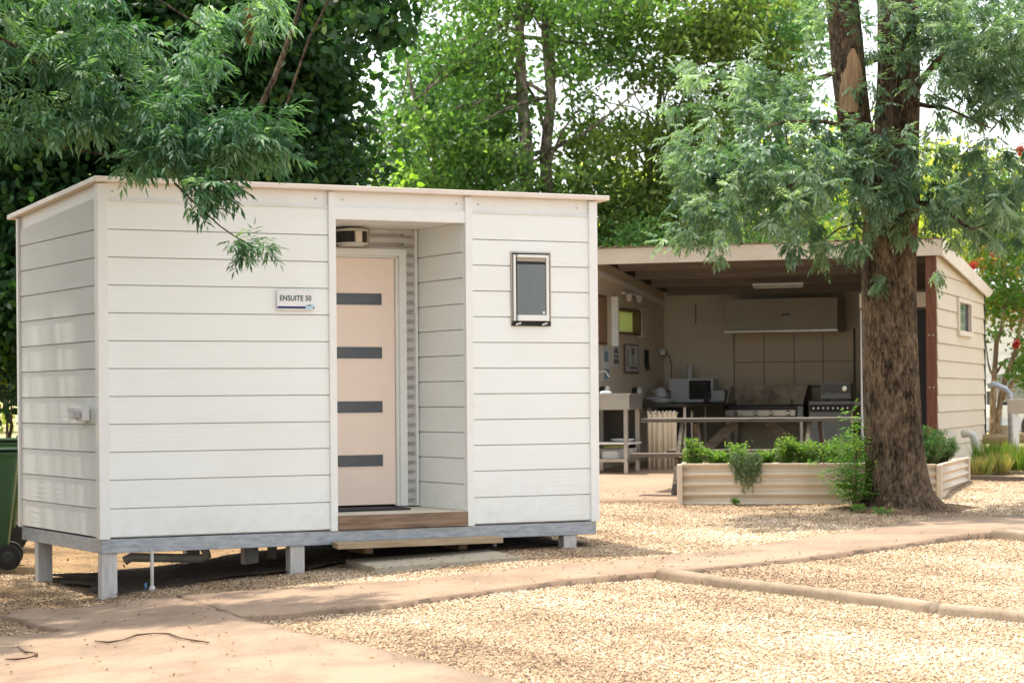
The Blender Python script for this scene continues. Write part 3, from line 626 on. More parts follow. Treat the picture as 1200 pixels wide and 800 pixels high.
# steel base frame
mb = MB(); mb.box(0.0, L, 0.0, 0.05, 0.328, 0.43); mb.box(0.0, 0.05, 0.05, DP - 0.05, 0.328, 0.43); mb.box(L - 0.05, L, 0.05, DP - 0.05, 0.328, 0.43); mb.box(0, L, DP - 0.05, DP, 0.328, 0.43)
for x in np.arange(0.45, 4.0, 0.45): mb.box(x, x + 0.04, 0.05, DP - 0.05, 0.36, 0.43)
mb.box(0.051, L - 0.051, 0.051, DP - 0.051, 0.431, 0.449)
mb.build('base_frame', mt['steel'], cab, bevel=0.003)
for x, y in ((0.005, 0.02), (1.46, 0.02), (3.80, 0.02), (0.005, 1.62), (1.25, 1.7), (2.6, 1.7), (3.85, 1.7), (1.46, 0.95), (2.7, 0.95)):
    zb = cg(x + 0.06, y + 0.05) - 0.06; mb = MB(); mb.box(x, x + 0.115, y, y + 0.012, zb, 0.327); mb.box(x, x + 0.115, y + 0.08, y + 0.092, zb, 0.327); mb.box(x + 0.052, x + 0.063, y + 0.012, y + 0.08, zb, 0.327)
    mb.box(x + 0.001, x + 0.012, y + 0.012, y + 0.08, zb, 0.326)
    mb.build('leg', mt['post'], cab, bevel=0.002)
# under-floor plumbing
wp = MB(); wp.tube([(0.37, -0.01, cg(0.37, 0) - 0.05), (0.37, -0.01, 0.34)], 0.013, 10); wp.lathe((0.37, -0.01, cg(0.37, 0) + 0.03), [(0.018, -0.02), (0.024, 0), (0.018, 0.02)], 10)
wp.build('water_pipe', mt['pvc'], cab, smooth=True)
MB().tube([(0.335, 0.03, cg(0.37, 0) + 0.02), (0.33, 0.01, cg(0.37, 0) + 0.07)], 0.008, 8).build('pipe_tape', mt['blue'], cab, smooth=True)
MB().tube([(1.10, 0.9, 0.43), (1.11, 0.9, 0.27), (1.13, 0.9, 0.22), (1.09, 0.92, 0.20), (0.95, 0.95, 0.205), (0.55, 1.0, 0.225), (0.50, 1.0, 0.20)], 0.036, 12).build('drain_pipe', mt['pvc'], cab, smooth=True)
MB().tube([(1.75, 1.1, 0.43), (1.75, 1.1, 0.15)], 0.04, 12).build('drain_pipe', mt['pvc'], cab, smooth=True)
MB().tube([(3.35, 0.35, 0.34), (3.35, 0.35, 0.12)], 0.018, 10).build('water_pipe', mt['pvc'], cab, smooth=True)
MB().tube([(3.7, 0.9, 0.34), (3.6, 0.9, 0.27), (3.5, 0.95, 0.25), (3.35, 1.0, 0.30)], 0.008, 6).build('cable', mt['rubber'], cab, smooth=True)
# window
wn = MB(); wn.box(w0, w0 + 0.012, -0.018, 0.02, wz0, wz1); wn.box(w1 - 0.012, w1, -0.018, 0.02, wz0, wz1); wn.box(w0 + 0.014, w1 - 0.014, -0.018, 0.02, wz1 - 0.012, wz1)
wn = wn.build('window', mt['hood'], cab, bevel=0.002); MB().box(w0 + 0.014, w1 - 0.014, -0.0, 0.02, wz0, wz1 - 0.014).build('reveal', mt['black_matt'], wn)
a, b = w0 + 0.018, w1 - 0.022; z0, z1 = wz0 + 0.028, wz1 - 0.024
mb = MB(); mb.box(a, a + 0.020, -0.028, -0.010, z0, z1); mb.box(b - 0.024, b, -0.028, -0.010, z0, z1); mb.box(a + 0.028, b - 0.034, -0.052, -0.02, z1 - 0.022, z1); mb.box(a + 0.028, b - 0.034, -0.052, -0.02, z0, z0 + 0.045)
mb.build('sash', mt['trim'], wn, bevel=0.002)
MB().box(a + 0.028, b - 0.034, -0.032, -0.026, z0 + 0.045, z1 - 0.075).build('pane', M('bluish_grey_glass', (0.16, 0.185, 0.19), (0.14, 0.165, 0.17), rough=0.18), wn)
MB().box(a + 0.028, b - 0.034, -0.031, -0.025, z1 - 0.074, z1 - 0.052).build('pane_gap', mt['black_matt'], wn)
MB().box(a + 0.028, b - 0.034, -0.032, -0.026, z1 - 0.051, z1 - 0.022).build('blind_rail', mt['hood'], wn)
MB().box(b - 0.062, b - 0.042, -0.035, -0.0325, z0 + 0.055, z0 + 0.075).build('sticker', mt['white'], wn)
MB().box(w0 + 0.004, w1 - 0.004, -0.02, 0.0, wz0 - 0.012, wz0 + 0.024).build('sill_gap', mt['black_matt'], wn)
for x in (w0 + 0.03, w1 - 0.09): MB().bar((x, -0.03, wz0 - 0.002), (x + 0.05, -0.025, wz0 + 0.012), 0.008, 0.012).build('hinge', mt['knob'], wn)
# side power outlet
po = MB(); po.box(-0.075, -0.018, 0.20, 0.36, 1.28, 1.38); po = po.build('power_outlet', mt['white'], cab, bevel=0.006)
MB().box(-0.12, -0.06, 0.365, 0.375, 1.29, 1.37, tf=lambda v: (v[0], v[1] + (v[2] - 1.29) * 0.5, v[2])).build('flap', mt['pvc'], po)
MB().box(-0.10, -0.076, 0.23, 0.33, 1.30, 1.35).build('socket', mt['panel_grey'], po, bevel=0.004)
MB().tube([(-0.03, 0.27, 1.28), (-0.03, 0.27, 1.225)], 0.006, 6).build('conduit', mt['pvc'], po)

# sign
sx0, sx1, sz0, sz1 = 1.352, 1.652, 2.088, 2.236
sc_ = (sx0 + sx1) / 2; wx, wy = cw(sc_, -0.024)
sg = tag(empty('cabin_sign', (wx, wy, (sz0 + sz1) / 2), CA), 'small white sign reading ENSUITE 50 with a navy underline on the cabin wall', 'sign')
hw, hh = (sx1 - sx0) / 2, (sz1 - sz0) / 2
MB().box(-hw, hw, -0.004, 0.004, -hh, hh).build('panel', mt['sign'], sg, bevel=0.001)
MB().box(-hw + 0.002, hw - 0.002, -0.0056, -0.0044, -hh + 0.010, -hh + 0.027).build('underline', mt['navy'], sg)
MB().poly([(hw - 0.075, -0.0068, -hh + 0.008), (hw - 0.02, -0.0068, -hh + 0.008), (hw - 0.004, -0.0068, -hh + 0.028), (hw - 0.012, -0.0068, -hh + 0.040), (hw - 0.072, -0.0068, -hh + 0.036)], (0, 0.001, 0)).build('emblem', mt['pale_blue'], sg)
MB().poly([(hw - 0.070, -0.008, -hh + 0.034), (hw - 0.040, -0.008, -hh + 0.040), (hw - 0.022, -0.008, -hh + 0.038), (hw - 0.045, -0.008, -hh + 0.030)], (0, 0.001, 0)).build('emblem_mark', mt['ink'], sg)
def text(s, size, mat, parent, loc, rot=(R(90), 0, 0), name='lettering', sx=1.0, off=0.0):
    cu = bpy.data.curves.new(name, 'FONT'); cu.body = s; cu.size = size; cu.extrude = 0.0006; cu.align_x = 'CENTER'; cu.align_y = 'CENTER'; cu.offset = off; cu.space_character = 1.05
    o = bpy.data.objects.new(name, cu); S.collection.objects.link(o)
    dg = bpy.context.evaluated_depsgraph_get(); me = bpy.data.meshes.new_from_object(o.evaluated_get(dg))
    bpy.data.objects.remove(o); p = bpy.data.objects.new(name, me); S.collection.objects.link(p)
    me.materials.clear(); me.materials.append(mat); p.parent = parent; p.location = loc; p.rotation_euler = rot; p.scale = (sx, 1, 1); return p
text('ENSUITE 50', 0.056, mt['ink'], sg, (-0.003, -0.006, 0.012), sx=0.86, off=0.0008)

# doormat, timber step, pad
x, y = cw(2.2, 0.6); dm = MB().box(-0.34, 0.42, -0.24, 0.14, 0, 0.014).build('doormat', mt['rubber'], bevel=0.004); dm.location = (x, y, 0.552); dm.rotation_euler.z = CA
tag(dm, 'flat black rubber doormat lying before the peach door', 'doormat')
st = tag(empty('timber_step', (*cw(2.4, 0), 0), CA), 'pale timber plank step fixed below the cabin doorway', 'step')
MB().poly([(-0.60, 0.02, 0.305), (-0.66, -0.22, 0.305), (0.72, -0.24, 0.305), (0.78, 0.02, 0.305)], (0, 0, 0.045)).build('tread', mt['plank'], st, bevel=0.004)
for x in (-0.35, 0.45): MB().box(x, x + 0.07, -0.02, 0.3, 0.25, 0.304).build('bearer', mt['timber'], st, bevel=0.003)
ps = [gp(405, 655, 0.035), gp(439.5, 664.5, 0.035), gp(609, 652, 0.035), gp(573, 643, 0.035)]
mb = MB(); mb.poly([tuple(p) for p in ps], (0, 0, -0.06)); tag(mb.build('stepping_slab', mt['conc_grey'], bevel=0.006), 'flat grey concrete paver in the gravel below the timber step', 'paver')

# green bins at the left
def bin_(px, py, Y, label, rz, z=None, body=mt['bingreen']):
    p = at(px, py, Y); z = float(g(p[0], p[1])) if z is None else z
    e = tag(empty('wheelie_bin', (p[0], p[1], z), rz), label, 'wheelie bin', 'green wheelie bins')
    mb = MB(); vs = []
    for zz, w, d in ((0.06, 0.20, 0.22), (0.90, 0.27, 0.32), (0.96, 0.29, 0.35)):
        vs += [(-w, -d, zz), (w, -d, zz), (w, d, zz), (-w, d, zz)]
    mb.add(vs, [(3, 2, 1, 0), (8, 9, 10, 11)] + [(i + k * 4, (i + 1) % 4 + k * 4, (i + 1) % 4 + k * 4 + 4, i + k * 4 + 4) for k in (0, 1) for i in range(4)])
    mb.build('body', body, e, bevel=0.02)
    MB().box(-0.30, 0.30, -0.37, 0.36, 0.965, 0.985, tf=lambda v: (v[0], v[1], v[2] + 0.05 * (1 - (v[1] / 0.37) ** 2))).build('lid', mt['binlid'], e, bevel=0.01)
    MB().tube([(-0.24, 0.40, 0.95), (0.24, 0.40, 0.95)], 0.016, 8).build('handle', mt['binlid'], e, smooth=True)
    for s in (-1, 1):
        w = MB().lathe((s * 0.25, 0.24, 0.10), [(0.06, -0.03), (0.10, -0.028), (0.105, 0), (0.10, 0.028), (0.06, 0.03)], 24, 'x').build('wheel', mt['rubber'], e, smooth=False)
        MB().lathe((s * 0.25, 0.24, 0.10), [(0.03, -0.034), (0.055, -0.032), (0.055, 0.032), (0.03, 0.034)], 16, 'x').build('hub', mt['black'], w, smooth=False)
    return e
bin_(-24, 660, 18.9, 'green wheelie bin with black wheels left of the cabin, nearer one', R(-80))
bin_(-14, 600, 20.6, 'green wheelie bin with green lid half hidden behind the nearer bin', R(-80))

# ================================================================= OPEN KITCHEN
KA = R(-18.4); KO = (4.8879, 26.5); kw = L2W(KO, KA)
kg = lambda x, y: float(g(*kw(x, y)))
kit = tag(empty('camp_kitchen', (KO[0], KO[1], 0), KA), 'open fronted cream camp kitchen shelter with a sloping roof', 'shelter')
KZ = 0.50; zk = lambda y: 3.17 - 0.086 * y
XL = -4.22; BK = 3.8; RB = 4.45
# roof: corrugated sheet + fascia
vs = []; fs = []; n = 0; pitch = 0.19
xsr = np.arange(-4.75, 0.09, pitch / 6)
for i, x in enumerate(xsr):
    dz = 0.022 * max(0, math.cos(2 * math.pi * x / pitch)) ** 3
    vs += [(x, -0.06, 3.215 + dz), (x, RB + 0.30, 3.215 - 0.086 * (RB + 0.36) + dz)]
    if i: k = 2 * i; fs.append((k - 2, k, k + 1, k - 1))
MB().add(vs, fs).build('roof_sheet', mt['roofm'], kit, smooth=True)
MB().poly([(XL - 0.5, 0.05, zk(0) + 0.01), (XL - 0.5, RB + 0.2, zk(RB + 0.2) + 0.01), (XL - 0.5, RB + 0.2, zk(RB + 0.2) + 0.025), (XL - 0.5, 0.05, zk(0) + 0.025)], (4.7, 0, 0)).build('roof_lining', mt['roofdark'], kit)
MB().box(-4.75, 0.06, -0.03, 0.0, 3.015, 3.205).build('fascia', mt['fascia'], kit, bevel=0.004)
MB().poly([(0.061, -0.03, 3.015), (0.061, 4.35, 2.70), (0.061, 4.72, 2.76), (0.061, 4.72, 2.815), (0.061, -0.03, 3.222)], (0.025, 0, 0)).build('fascia', mt['fascia'], kit)
for y in (0.15, 0.95, 1.75, 2.55, 3.35):
    MB().box(XL + 0.16, -0.05, y, y + 0.05, zk(y) - 0.105, zk(y) + 0.004).build('beam', mt['beam'], kit)
# walls
mb = MB(); mb.poly([(XL - 0.10, 0.1, 0.35), (XL - 0.10, BK + 0.1, 0.35), (XL - 0.10, BK + 0.1, zk(BK + 0.1)), (XL - 0.10, 0.1, zk(0.1))], (0.10, 0, 0))
# left wall with a window opening: build it as four pieces instead
mb = MB(); wy0, wy1, wq0, wq1 = 1.32, 2.45, 2.22, 2.55
def wallpiece(y0, y1, z0, z1f):
    mb.poly([(XL - 0.10, y0, z0), (XL - 0.10, y1, z0), (XL - 0.10, y1, z1f(y1)), (XL - 0.10, y0, z1f(y0))], (0.10, 0, 0))
wallpiece(-0.1, wy0, 0.35, zk); wallpiece(wy1, BK + 0.1, 0.35, zk); wallpiece(wy0, wy1, 0.35, lambda y: wq0); wallpiece(wy0, wy1, wq1, zk)
mb.build('side_wall', mt['wall_in'], kit)
MB().box(XL, -0.03, BK, BK + 0.10, 0.35, zk(BK) - 0.002).build('back_wall', mt['wall_in'], kit)
MB().bar((XL + 0.02, 0.0, zk(0.0) - 0.17), (XL + 0.02, BK, zk(BK) - 0.17), 0.035, 0.06).build('wall_plate', mt['trim'], kit)
zsk = [0.4 + 0.0] + [0.609 + 0.2 * i for i in range(14)]
mb = MB(); clad(mb, (0, 0), (0, 1), (1, 0), 0.03, RB, zsk, zt=lambda u: zk(u) + 0.01, hole=(1.72, 3.0, 2.20, 2.60), lip=0.014); mb.build('gable_wall', mt['clad_tan'], kit)
MB().poly([(-0.035, 0.13, 0.35), (-0.035, RB, 0.35), (-0.035, RB, zk(RB)), (-0.035, 0.13, zk(0.13))], (0.02, 0, 0)).build('gable_lining', mt['wall_in'], kit)
MB().box(-0.03, 0.025, RB, RB + 0.03, 0.35, zk(RB) - 0.01).build('corner_trim', mt['black_matt'], kit)
gw = MB(); gw.box(-0.012, 0.04, 1.72, 1.80, 2.20, 2.60); gw.box(-0.012, 0.04, 2.90, 3.0, 2.20, 2.60); gw.box(-0.012, 0.04, 1.80, 2.90, 2.55, 2.60); gw.box(-0.012, 0.05, 1.70, 3.02, 2.14, 2.20)
gw = gw.build('window', mt['fascia'], kit)
MB().box(-0.010, -0.004, 1.80, 2.62, 2.20, 2.55).build('pane', M('greenish_glass', (0.22, 0.32, 0.27), (0.12, 0.2, 0.16), scale=9, rough=0.08), gw)
MB().box(-0.009, -0.003, 2.62, 2.90, 2.20, 2.55).build('pane', mt['black_matt'], gw)
MB().box(-0.12, 0.0, -0.001, 0.12, kg(-0.06, 0.06) - 0.05, zk(0) - 0.16).build('timber_post', mt['redwood'], kit, bevel=0.004)
mb = MB()
for z in (0.9, 1.5, 2.1, 2.75):
    for x in (-0.085, -0.035): MB().lathe((x, -0.001, z), [(0.008, -0.006), (0.005, -0.009)], 8, 'y').build('post_bolt', mt['knob'], kit)
# tall black screen behind the trunk
pt = MB().box(-0.98, -0.125, 0.62, 0.66, 0.45, 2.42).build('dark_screen', mt['black_matt'], kit)
for xx in (-0.98, -0.17): MB().box(xx, xx + 0.028, 0.60, 0.619, 0.45, 2.42).build('screen_edge', mt['white'], pt)
MB().box(-0.98, -0.03, 0.55, 0.60, 2.45, 2.62).build('header_board', mt['wall_in'], kit)
# splash-back
sb = MB().box(-3.25, -1.60, BK - 0.02, BK - 0.002, 1.53, 2.30).build('splashback', mt['grout'], kit)
mb = MB(); xg = [-3.24, -2.83, -2.42, -2.03, -1.62]
for a, b in zip(xg[:-1], xg[1:]):
    mb.box(a + 0.005, b - 0.005, BK - 0.026, BK - 0.021, 1.877, 2.30); mb.box(a + 0.005, b - 0.005, BK - 0.026, BK - 0.021, 1.55, 1.868)
mb.build('tiles', mt['tile'], sb)
# service hatch drawn on the back wall
mb = MB(); mb.box(-4.07, -3.78, BK - 0.012, BK - 0.004, 2.43, 2.66); mb.build('hatch_panel', mt['wall_in'], kit)
MB().box(-3.78, -3.765, BK - 0.016, BK - 0.006, 2.40, 2.68).build('hatch_edge', mt['brown_frame'], kit)
# window in the left wall, a propped frame
kwn = MB(); kwn.box(XL - 0.1, XL + 0.04, wy0, wy0 + 0.05, wq0, wq1); kwn.box(XL - 0.1, XL + 0.04, wy1 - 0.05, wy1, wq0, wq1); kwn.box(XL - 0.1, XL + 0.04, wy0 + 0.05, wy1 - 0.05, wq0, wq0 + 0.03); kwn.box(XL - 0.1, XL + 0.04, wy0 + 0.05, wy1 - 0.05, wq1 - 0.03, wq1)
kwn = kwn.build('window', mt['brown_frame'], kit)
MB().box(XL - 0.07, XL - 0.06, wy0 + 0.05, wy1 - 0.05, wq0 + 0.03, wq1 - 0.03).build('pane', mt['film'], kwn)
MB().box(XL + 0.0, XL + 0.08, wy0 - 0.12, wy0 - 0.06, 2.06, 2.68).build('jamb', mt['trim'], kwn)
MB().box(XL + 0.0, XL + 0.05, wy1 + 0.02, wy1 + 0.36, 2.20, 2.58).build('shutter', mt['fascia'], kwn)
# fluorescent light
fl = tag(empty('tube_light', (*kw(-2.30, 2.2), zk(2.2) - 0.16), KA), 'long white tube light fixed under the kitchen roof', 'light')
MB().box(-0.33, 0.33, -0.03, 0.03, 0.0, 0.03).build('housing', mt['trim'], fl); MB().tube([(-0.32, 0, -0.018), (0.32, 0, -0.018)], 0.017, 10).build('tube', mt['lampw'], fl, smooth=True)
def kthing(name, x, y, z, label, cat, rz=0.0, group=None):
    return tag(empty(name, (*kw(x, y), z), KA + rz), label, cat, group)
# hood
h = kthing('range_hood', -2.45, BK - 0.002, 2.26, 'wide dull steel range hood hanging over the barbecue', 'range hood')
mb = MB(); mb.poly([(-0.78, -0.62, 0.0), (-0.78, -0.04, 0.0), (-0.78, -0.04, 0.44), (-0.78, -0.55, 0.44)], (1.50, 0, 0)); mb.build('canopy', mt['hood'], h, bevel=0.004)
MB().box(-0.79, 0.73, -0.64, -0.621, -0.005, 0.02).build('rim', mt['stainless'], h)
MB().box(-0.02, 0.10, -0.598, -0.588, 0.215, 0.235, tf=lambda v: (v[0], v[1] - 0.01, v[2])).build('badge', mt['black'], h)
# bench with worktop along the back
ct = kthing('kitchen_counter', -3.7, 3.1, KZ, 'dark topped counter along the kitchen back wall with curtains hung below', 'counter')
MB().box(-0.50, 0.58, -0.03, 0.66, 0.79, 0.83).build('worktop', mt['black'], ct, bevel=0.004)
for x in (-0.48, 0.20, 0.52): MB().box(x, x + 0.03, 0.0, 0.03, 0, 0.789).build('leg', mt['stainless'], ct)
MB().box(-0.50, 0.56, 0.60, 0.62, 0.02, 0.78).build('back_panel', mt['hood'], ct)
def curtain(x0, x1, y, z0, z1, label, ruf=0.02):
    vs = []; fs = []; n = 60; wv = random.uniform(0, 6)
    for i in range(n + 1):
        f = i / n
        for k, zz in enumerate((z1, z1 - 0.05, z1 - 0.2, z0)):
            xx = x0 + (x1 - x0) * f + 0.012 * math.sin(f * 11) * k * 0.4
            yy = y + math.sin(f * 38 + wv + math.sin(f * 9)) * ruf * (0.5 + 0.25 * k)
            vs.append((xx, yy, zz + (0.012 * math.sin(f * 50) if k == 0 else 0.02 * math.sin(f * 3) if k == 3 else 0)))
        if i:
            for k in range(3): q = (i - 1) * 4 + k; fs.append((q, q + 1, q + 5, q + 4))
    o = MB().add(vs, fs).build('curtain', mt['curtain'], ct, smooth=True)
    s = o.modifiers.new('solid', 'SOLIDIFY'); s.thickness = 0.003
    MB().tube([(x0 - 0.02, y, z1 - 0.02), (x1 + 0.02, y, z1 - 0.02)], 0.006, 6).build('rod', mt['knob'], o)
curtain(0.12, 0.50, -2.63, 0.0, 0.74, '')
curtain(0.20, 0.47, -1.70, 0.15, 0.74, '')
MB().box(0.08, 0.62, -2.62, -0.04, 0.791, 0.828).build('worktop', mt['black'], ct, bevel=0.004)
for x in (0.12, 0.56): MB().box(x, x + 0.03, -2.55, -2.52, 0, 0.79).build('leg', mt['stainless'], ct)
MB().box(0.14, 0.56, -2.2, -2.18, 0.05, 0.78).build('inner_panel', mt['black_matt'], ct)
MB().box(-0.49, 0.079, -0.58, -0.031, 0.791, 0.827).build('worktop', mt['black'], ct)
# things on the counter
mw = kthing('microwave', -3.68, 3.1, KZ + 0.831, 'white microwave oven with a black door on the counter', 'microwave')
MB().box(-0.30, 0.30, 0.0, 0.36, 0.012, 0.325).build('body', mt['mwave'], mw, bevel=0.006)
MB().box(-0.02, 0.275, -0.012, -0.001, 0.05, 0.30).build('door', mt['blackglass'], mw, bevel=0.003)
MB().box(-0.28, -0.16, -0.006, -0.001, 0.06, 0.29).build('control_panel', mt['mwave'], mw)
for x in (-0.27, 0.24): MB().box(x, x + 0.03, 0.02, 0.34, 0, 0.011).build('foot', mt['black'], mw)
kt = kthing('kettle', -3.99, 2.72, KZ + 0.831, 'rounded white electric kettle left of the microwave', 'kettle')
MB().lathe((0, 0, 0), [(0.085, 0), (0.088, 0.03), (0.075, 0.17), (0.055, 0.20), (0.012, 0.208), (0.012, 0.22)], 20).build('body', mt['mwave'], kt, smooth=True)
MB().tube([(0.07, 0, 0.17), (0.125, 0, 0.16), (0.125, 0, 0.06), (0.08, 0, 0.04)], 0.010, 8).build('handle', mt['black'], kt, smooth=True)
MB().tube([(-0.06, 0, 0.14), (-0.11, 0, 0.17)], 0.018, 8).build('spout', mt['mwave'], kt, smooth=True)
tr_ = kthing('dish_tray', -3.93, 2.58, KZ + 0.831, 'shallow grey tray holding a folded lilac cloth', 'tray')
MB().lathe((0.0, 0, 0), [(0.10, 0), (0.17, 0.06), (0.16, 0.06), (0.095, 0.008)], 18).build('dish', mt['panel_grey'], tr_, smooth=True)
cl = MB(); cl.poly([(-0.20, -0.10, 0.062), (0.02, -0.13, 0.058), (0.05, 0.05, 0.07), (-0.16, 0.08, 0.075)], (0, 0, 0.02)); o = cl.build('folded_cloth', mt['lilac'], bevel=0.006); o.location = tr_.location; o.rotation_euler = tr_.rotation_euler
tag(o, 'folded lilac cloth lying on the grey tray', 'cloth')
pr = kthing('paper_towel_roll', -3.79, 3.50, KZ + 0.831, 'upright white paper towel roll behind the microwave', 'paper roll')
MB().lathe((0, 0, 0), [(0.07, 0), (0.07, 0.012), (0.048, 0.013), (0.048, 0.50), (0.02, 0.501), (0.02, 0.52)], 18).build('roll', mt['mwave'], pr, smooth=False)
ts = kthing('toaster', -3.30, 3.06, KZ + 0.831, 'pale grey toaster on the counter right of the microwave', 'toaster')
MB().box(-0.10, 0.09, 0, 0.2, 0.01, 0.17).build('body', mt['panel_grey'], ts, bevel=0.02)
mb = MB()
for y in (0.05, 0.12): mb.box(-0.08, 0.07, y, y + 0.025, 0.169, 0.1725)
mb.build('slots', mt['black'], ts); MB().box(-0.125, -0.101, 0.08, 0.11, 0.10, 0.12).build('lever', mt['black'], ts)
bl = kthing('knife_block', -3.46, 3.05, KZ + 0.831, 'small black upright box between microwave and toaster', 'box')
MB().box(-0.035, 0.04, 0, 0.1, 0, 0.155).build('body', mt['black'], bl, bevel=0.006); MB().box(-0.025, 0.03, 0.02, 0.08, 0.155, 0.18).build('top', mt['black_matt'], bl)
# barbecue
bq = kthing('barbecue', -2.60, 2.75, KZ, 'wide stainless flat plate barbecue with four knobs and sooty splash guard', 'barbecue')
MB().box(-0.55, 0.50, 0.0, 0.6, 0.62, 0.79).build('body', mt['black'], bq, bevel=0.004)
MB().box(-0.53, 0.40, -0.03, -0.001, 0.655, 0.735).build('control_panel', mt['stainless'], bq, bevel=0.004)
for x in (-0.38, -0.12, 0.08, 0.31):
    k = MB().lathe((x, -0.031, 0.695), [(0.032, 0), (0.032, -0.02), (0.02, -0.035)], 16, 'y').build('knob', mt['knob'], bq, smooth=False)
    MB().box(x - 0.005, x + 0.005, -0.072, -0.066, 0.672, 0.718).build('pointer', mt['black'], k)
MB().box(-0.55, 0.44, 0.02, 0.55, 0.791, 0.802).build('hotplate', mt['black_matt'], bq)
MB().box(-0.55, 0.50, 0.56, 0.58, 0.80, 1.06).build('splash_guard', mt['soot'], bq)
for s in (-0.551, 0.481): MB().poly([(s, 0.05, 0.80), (s, 0.56, 0.80), (s, 0.56, 1.06), (s, 0.40, 1.05)], (0.02, 0, 0)).build('side_guard', mt['black'] if s > 0 else mt['hood'], bq)
for s in (-0.40, 0.34): MB().tube([(s, 0.04, 0.80), (s, 0.04, 0.87)], 0.008, 6).build('plate_handle', mt['black'], bq)
for x in (-0.53, 0.45): MB().box(x, x + 0.04, 0.02, 0.06, 0, 0.62).build('leg', mt['stainless'], bq)
for x in (-0.53, 0.45): MB().box(x, x + 0.04, 0.5, 0.54, 0, 0.62).build('leg', mt['stainless'], bq)
MB().box(0.43, 0.50, -0.028, -0.001, 0.60, 0.78).build('end_trim', mt['panel_grey'], bq)
# stove with warming unit on top
sv = kthing('stove', -1.74, 2.75, KZ, 'grey freestanding stove with a black control band at the right of the barbecue', 'stove')
MB().box(-0.29, 0.29, 0, 0.6, 0.04, 0.84).build('body', mt['hood'], sv, bevel=0.006)
MB().box(-0.275, 0.26, -0.02, -0.001, 0.805, 0.84).build('top_rail', mt['panel_grey'], sv); MB().box(-0.28, 0.28, -0.016, -0.001, 0.71, 0.80).build('control_band', mt['black'], sv)
for x in np.linspace(-0.22, 0.22, 8): MB().lathe((x, -0.017, 0.755), [(0.016, 0), (0.016, -0.014), (0.01, -0.02)], 12, 'y').build('knob', mt['knob'], sv)
MB().box(-0.27, 0.25, -0.018, -0.001, 0.30, 0.70).build('oven_door', mt['panel_grey'], sv, bevel=0.004)
wu = kthing('toaster_oven', -1.70, 2.85, KZ + 0.856, 'grey countertop oven with a black front and round dial on the stove', 'oven')
MB().box(-0.19, 0.20, 0, 0.36, 0.015, 0.225).build('body', mt['panel_grey'], wu, bevel=0.005); MB().box(-0.18, 0.19, -0.012, -0.001, 0.09, 0.205).build('front_glass', mt['blackglass'], wu)
MB().lathe((0.12, -0.013, 0.15), [(0.033, 0), (0.033, -0.008), (0.022, -0.009), (0.022, -0.004)], 18, 'y').build('dial', mt['knob'], wu)
for x in (-0.17, 0.15): MB().box(x, x + 0.03, 0.02, 0.34, 0, 0.014).build('foot', mt['black'], wu)
MB().box(-0.30, 0.30, 0.0, 0.6, 0.841, 0.855).build('stove_top', mt['black'], sv)
sh = kthing('side_shelf', -1.36, 2.75, KZ, 'small beige shelf on thin posts beside the stove', 'shelf')
MB().box(-0.08, 0.12, 0, 0.4, 0.79, 0.84).build('board', mt['fascia'], sh)
for x in (0.0, 0.09): MB().tube([(x, 0.02, 0), (x, 0.02, 0.79)], 0.009, 8).build('leg', mt['stainless'], sh)
MB().box(0.06, 0.11, 0.1, 0.2, 0.841, 1.0).build('bracket', mt['hood'], sh)
# sink bench at the left wall
sk = kthing('sink_bench', -4.17, -0.55, 0.485, 'stainless sink bench with open shelves against the kitchen side wall', 'bench')
MB().box(0.0, 0.66, 0, 0.62, 0.955, 0.975).build('top', mt['stainless'], sk, bevel=0.003); MB().box(0.01, 0.65, 0.005, 0.025, 0.785, 0.954).build('apron', mt['stainless'], sk)
MB().box(0.63, 0.65, 0.026, 0.60, 0.785, 0.954).build('apron', mt['stainless'], sk)
for x in (0.13, 0.575):
    for y in (0.03, 0.54): MB().box(x, x + 0.045, y, y + 0.045, 0, 0.784).build('leg', mt['stainless'], sk)
MB().box(0.0, 0.64, 0.03, 0.58, 0.375, 0.40).build('shelf', mt['white'], sk); MB().box(0.09, 0.62, 0.0, 0.58, 0.17, 0.205).build('shelf', mt['stainless'], sk)
MB().box(0.05, 0.07, 0.08, 0.5, 0.2, 0.78).build('side_panel', mt['roofdark'], sk); MB().box(0.08, 0.60, 0.585, 0.6, 0.2, 0.78).build('back_panel', mt['roofdark'], sk)
b1 = kthing('storage_box', -3.80, -0.42, 0.485 + 0.207, 'small white carton on the lower shelf of the sink bench', 'box')
MB().box(-0.09, 0.10, 0, 0.15, 0, 0.085).build('carton', mt['white'], b1, bevel=0.004); MB().box(-0.085, 0.095, 0.01, 0.14, 0.0855, 0.09).build('flap', mt['paper'], b1)
b2 = kthing('clear_tub', -3.92, -0.22, 0.485 + 0.207, 'grey plastic tub behind the carton on the lower shelf', 'tub')
MB().poly([(-0.16, -0.1, 0), (0.34, -0.1, 0), (0.38, -0.1, 0.12), (-0.22, -0.1, 0.12)], (0, 0.22, 0)).build('tub', mt['panel_grey'], b2, bevel=0.01)
MB().box(0.0, 0.25, -0.06, 0.10, 0.121, 0.15).build('contents', mt['yellowpane'], b2, bevel=0.01)
pl = kthing('plate_stack', -3.70, -0.2, 0.485 + 0.402, 'low stack of white plates on the upper shelf of the sink bench', 'plates')
MB().lathe((0, 0, 0), [(0.08, 0), (0.14, 0.02), (0.14, 0.035), (0.07, 0.03)], 20).build('plates', mt['white'], pl)
sp_ = kthing('soap_dish', -3.86, -0.35, 0.485 + 0.977, 'small white dish on top of the sink bench', 'dish')
MB().lathe((0, 0, 0), [(0.07, 0), (0.072, 0.02), (0.04, 0.03)], 18).build('dish', mt['white'], sp_, smooth=True)
tp = kthing('tap', -4.05, -0.1, 0.485 + 0.977, 'thin upright pipe tap at the wall above the sink bench', 'tap')
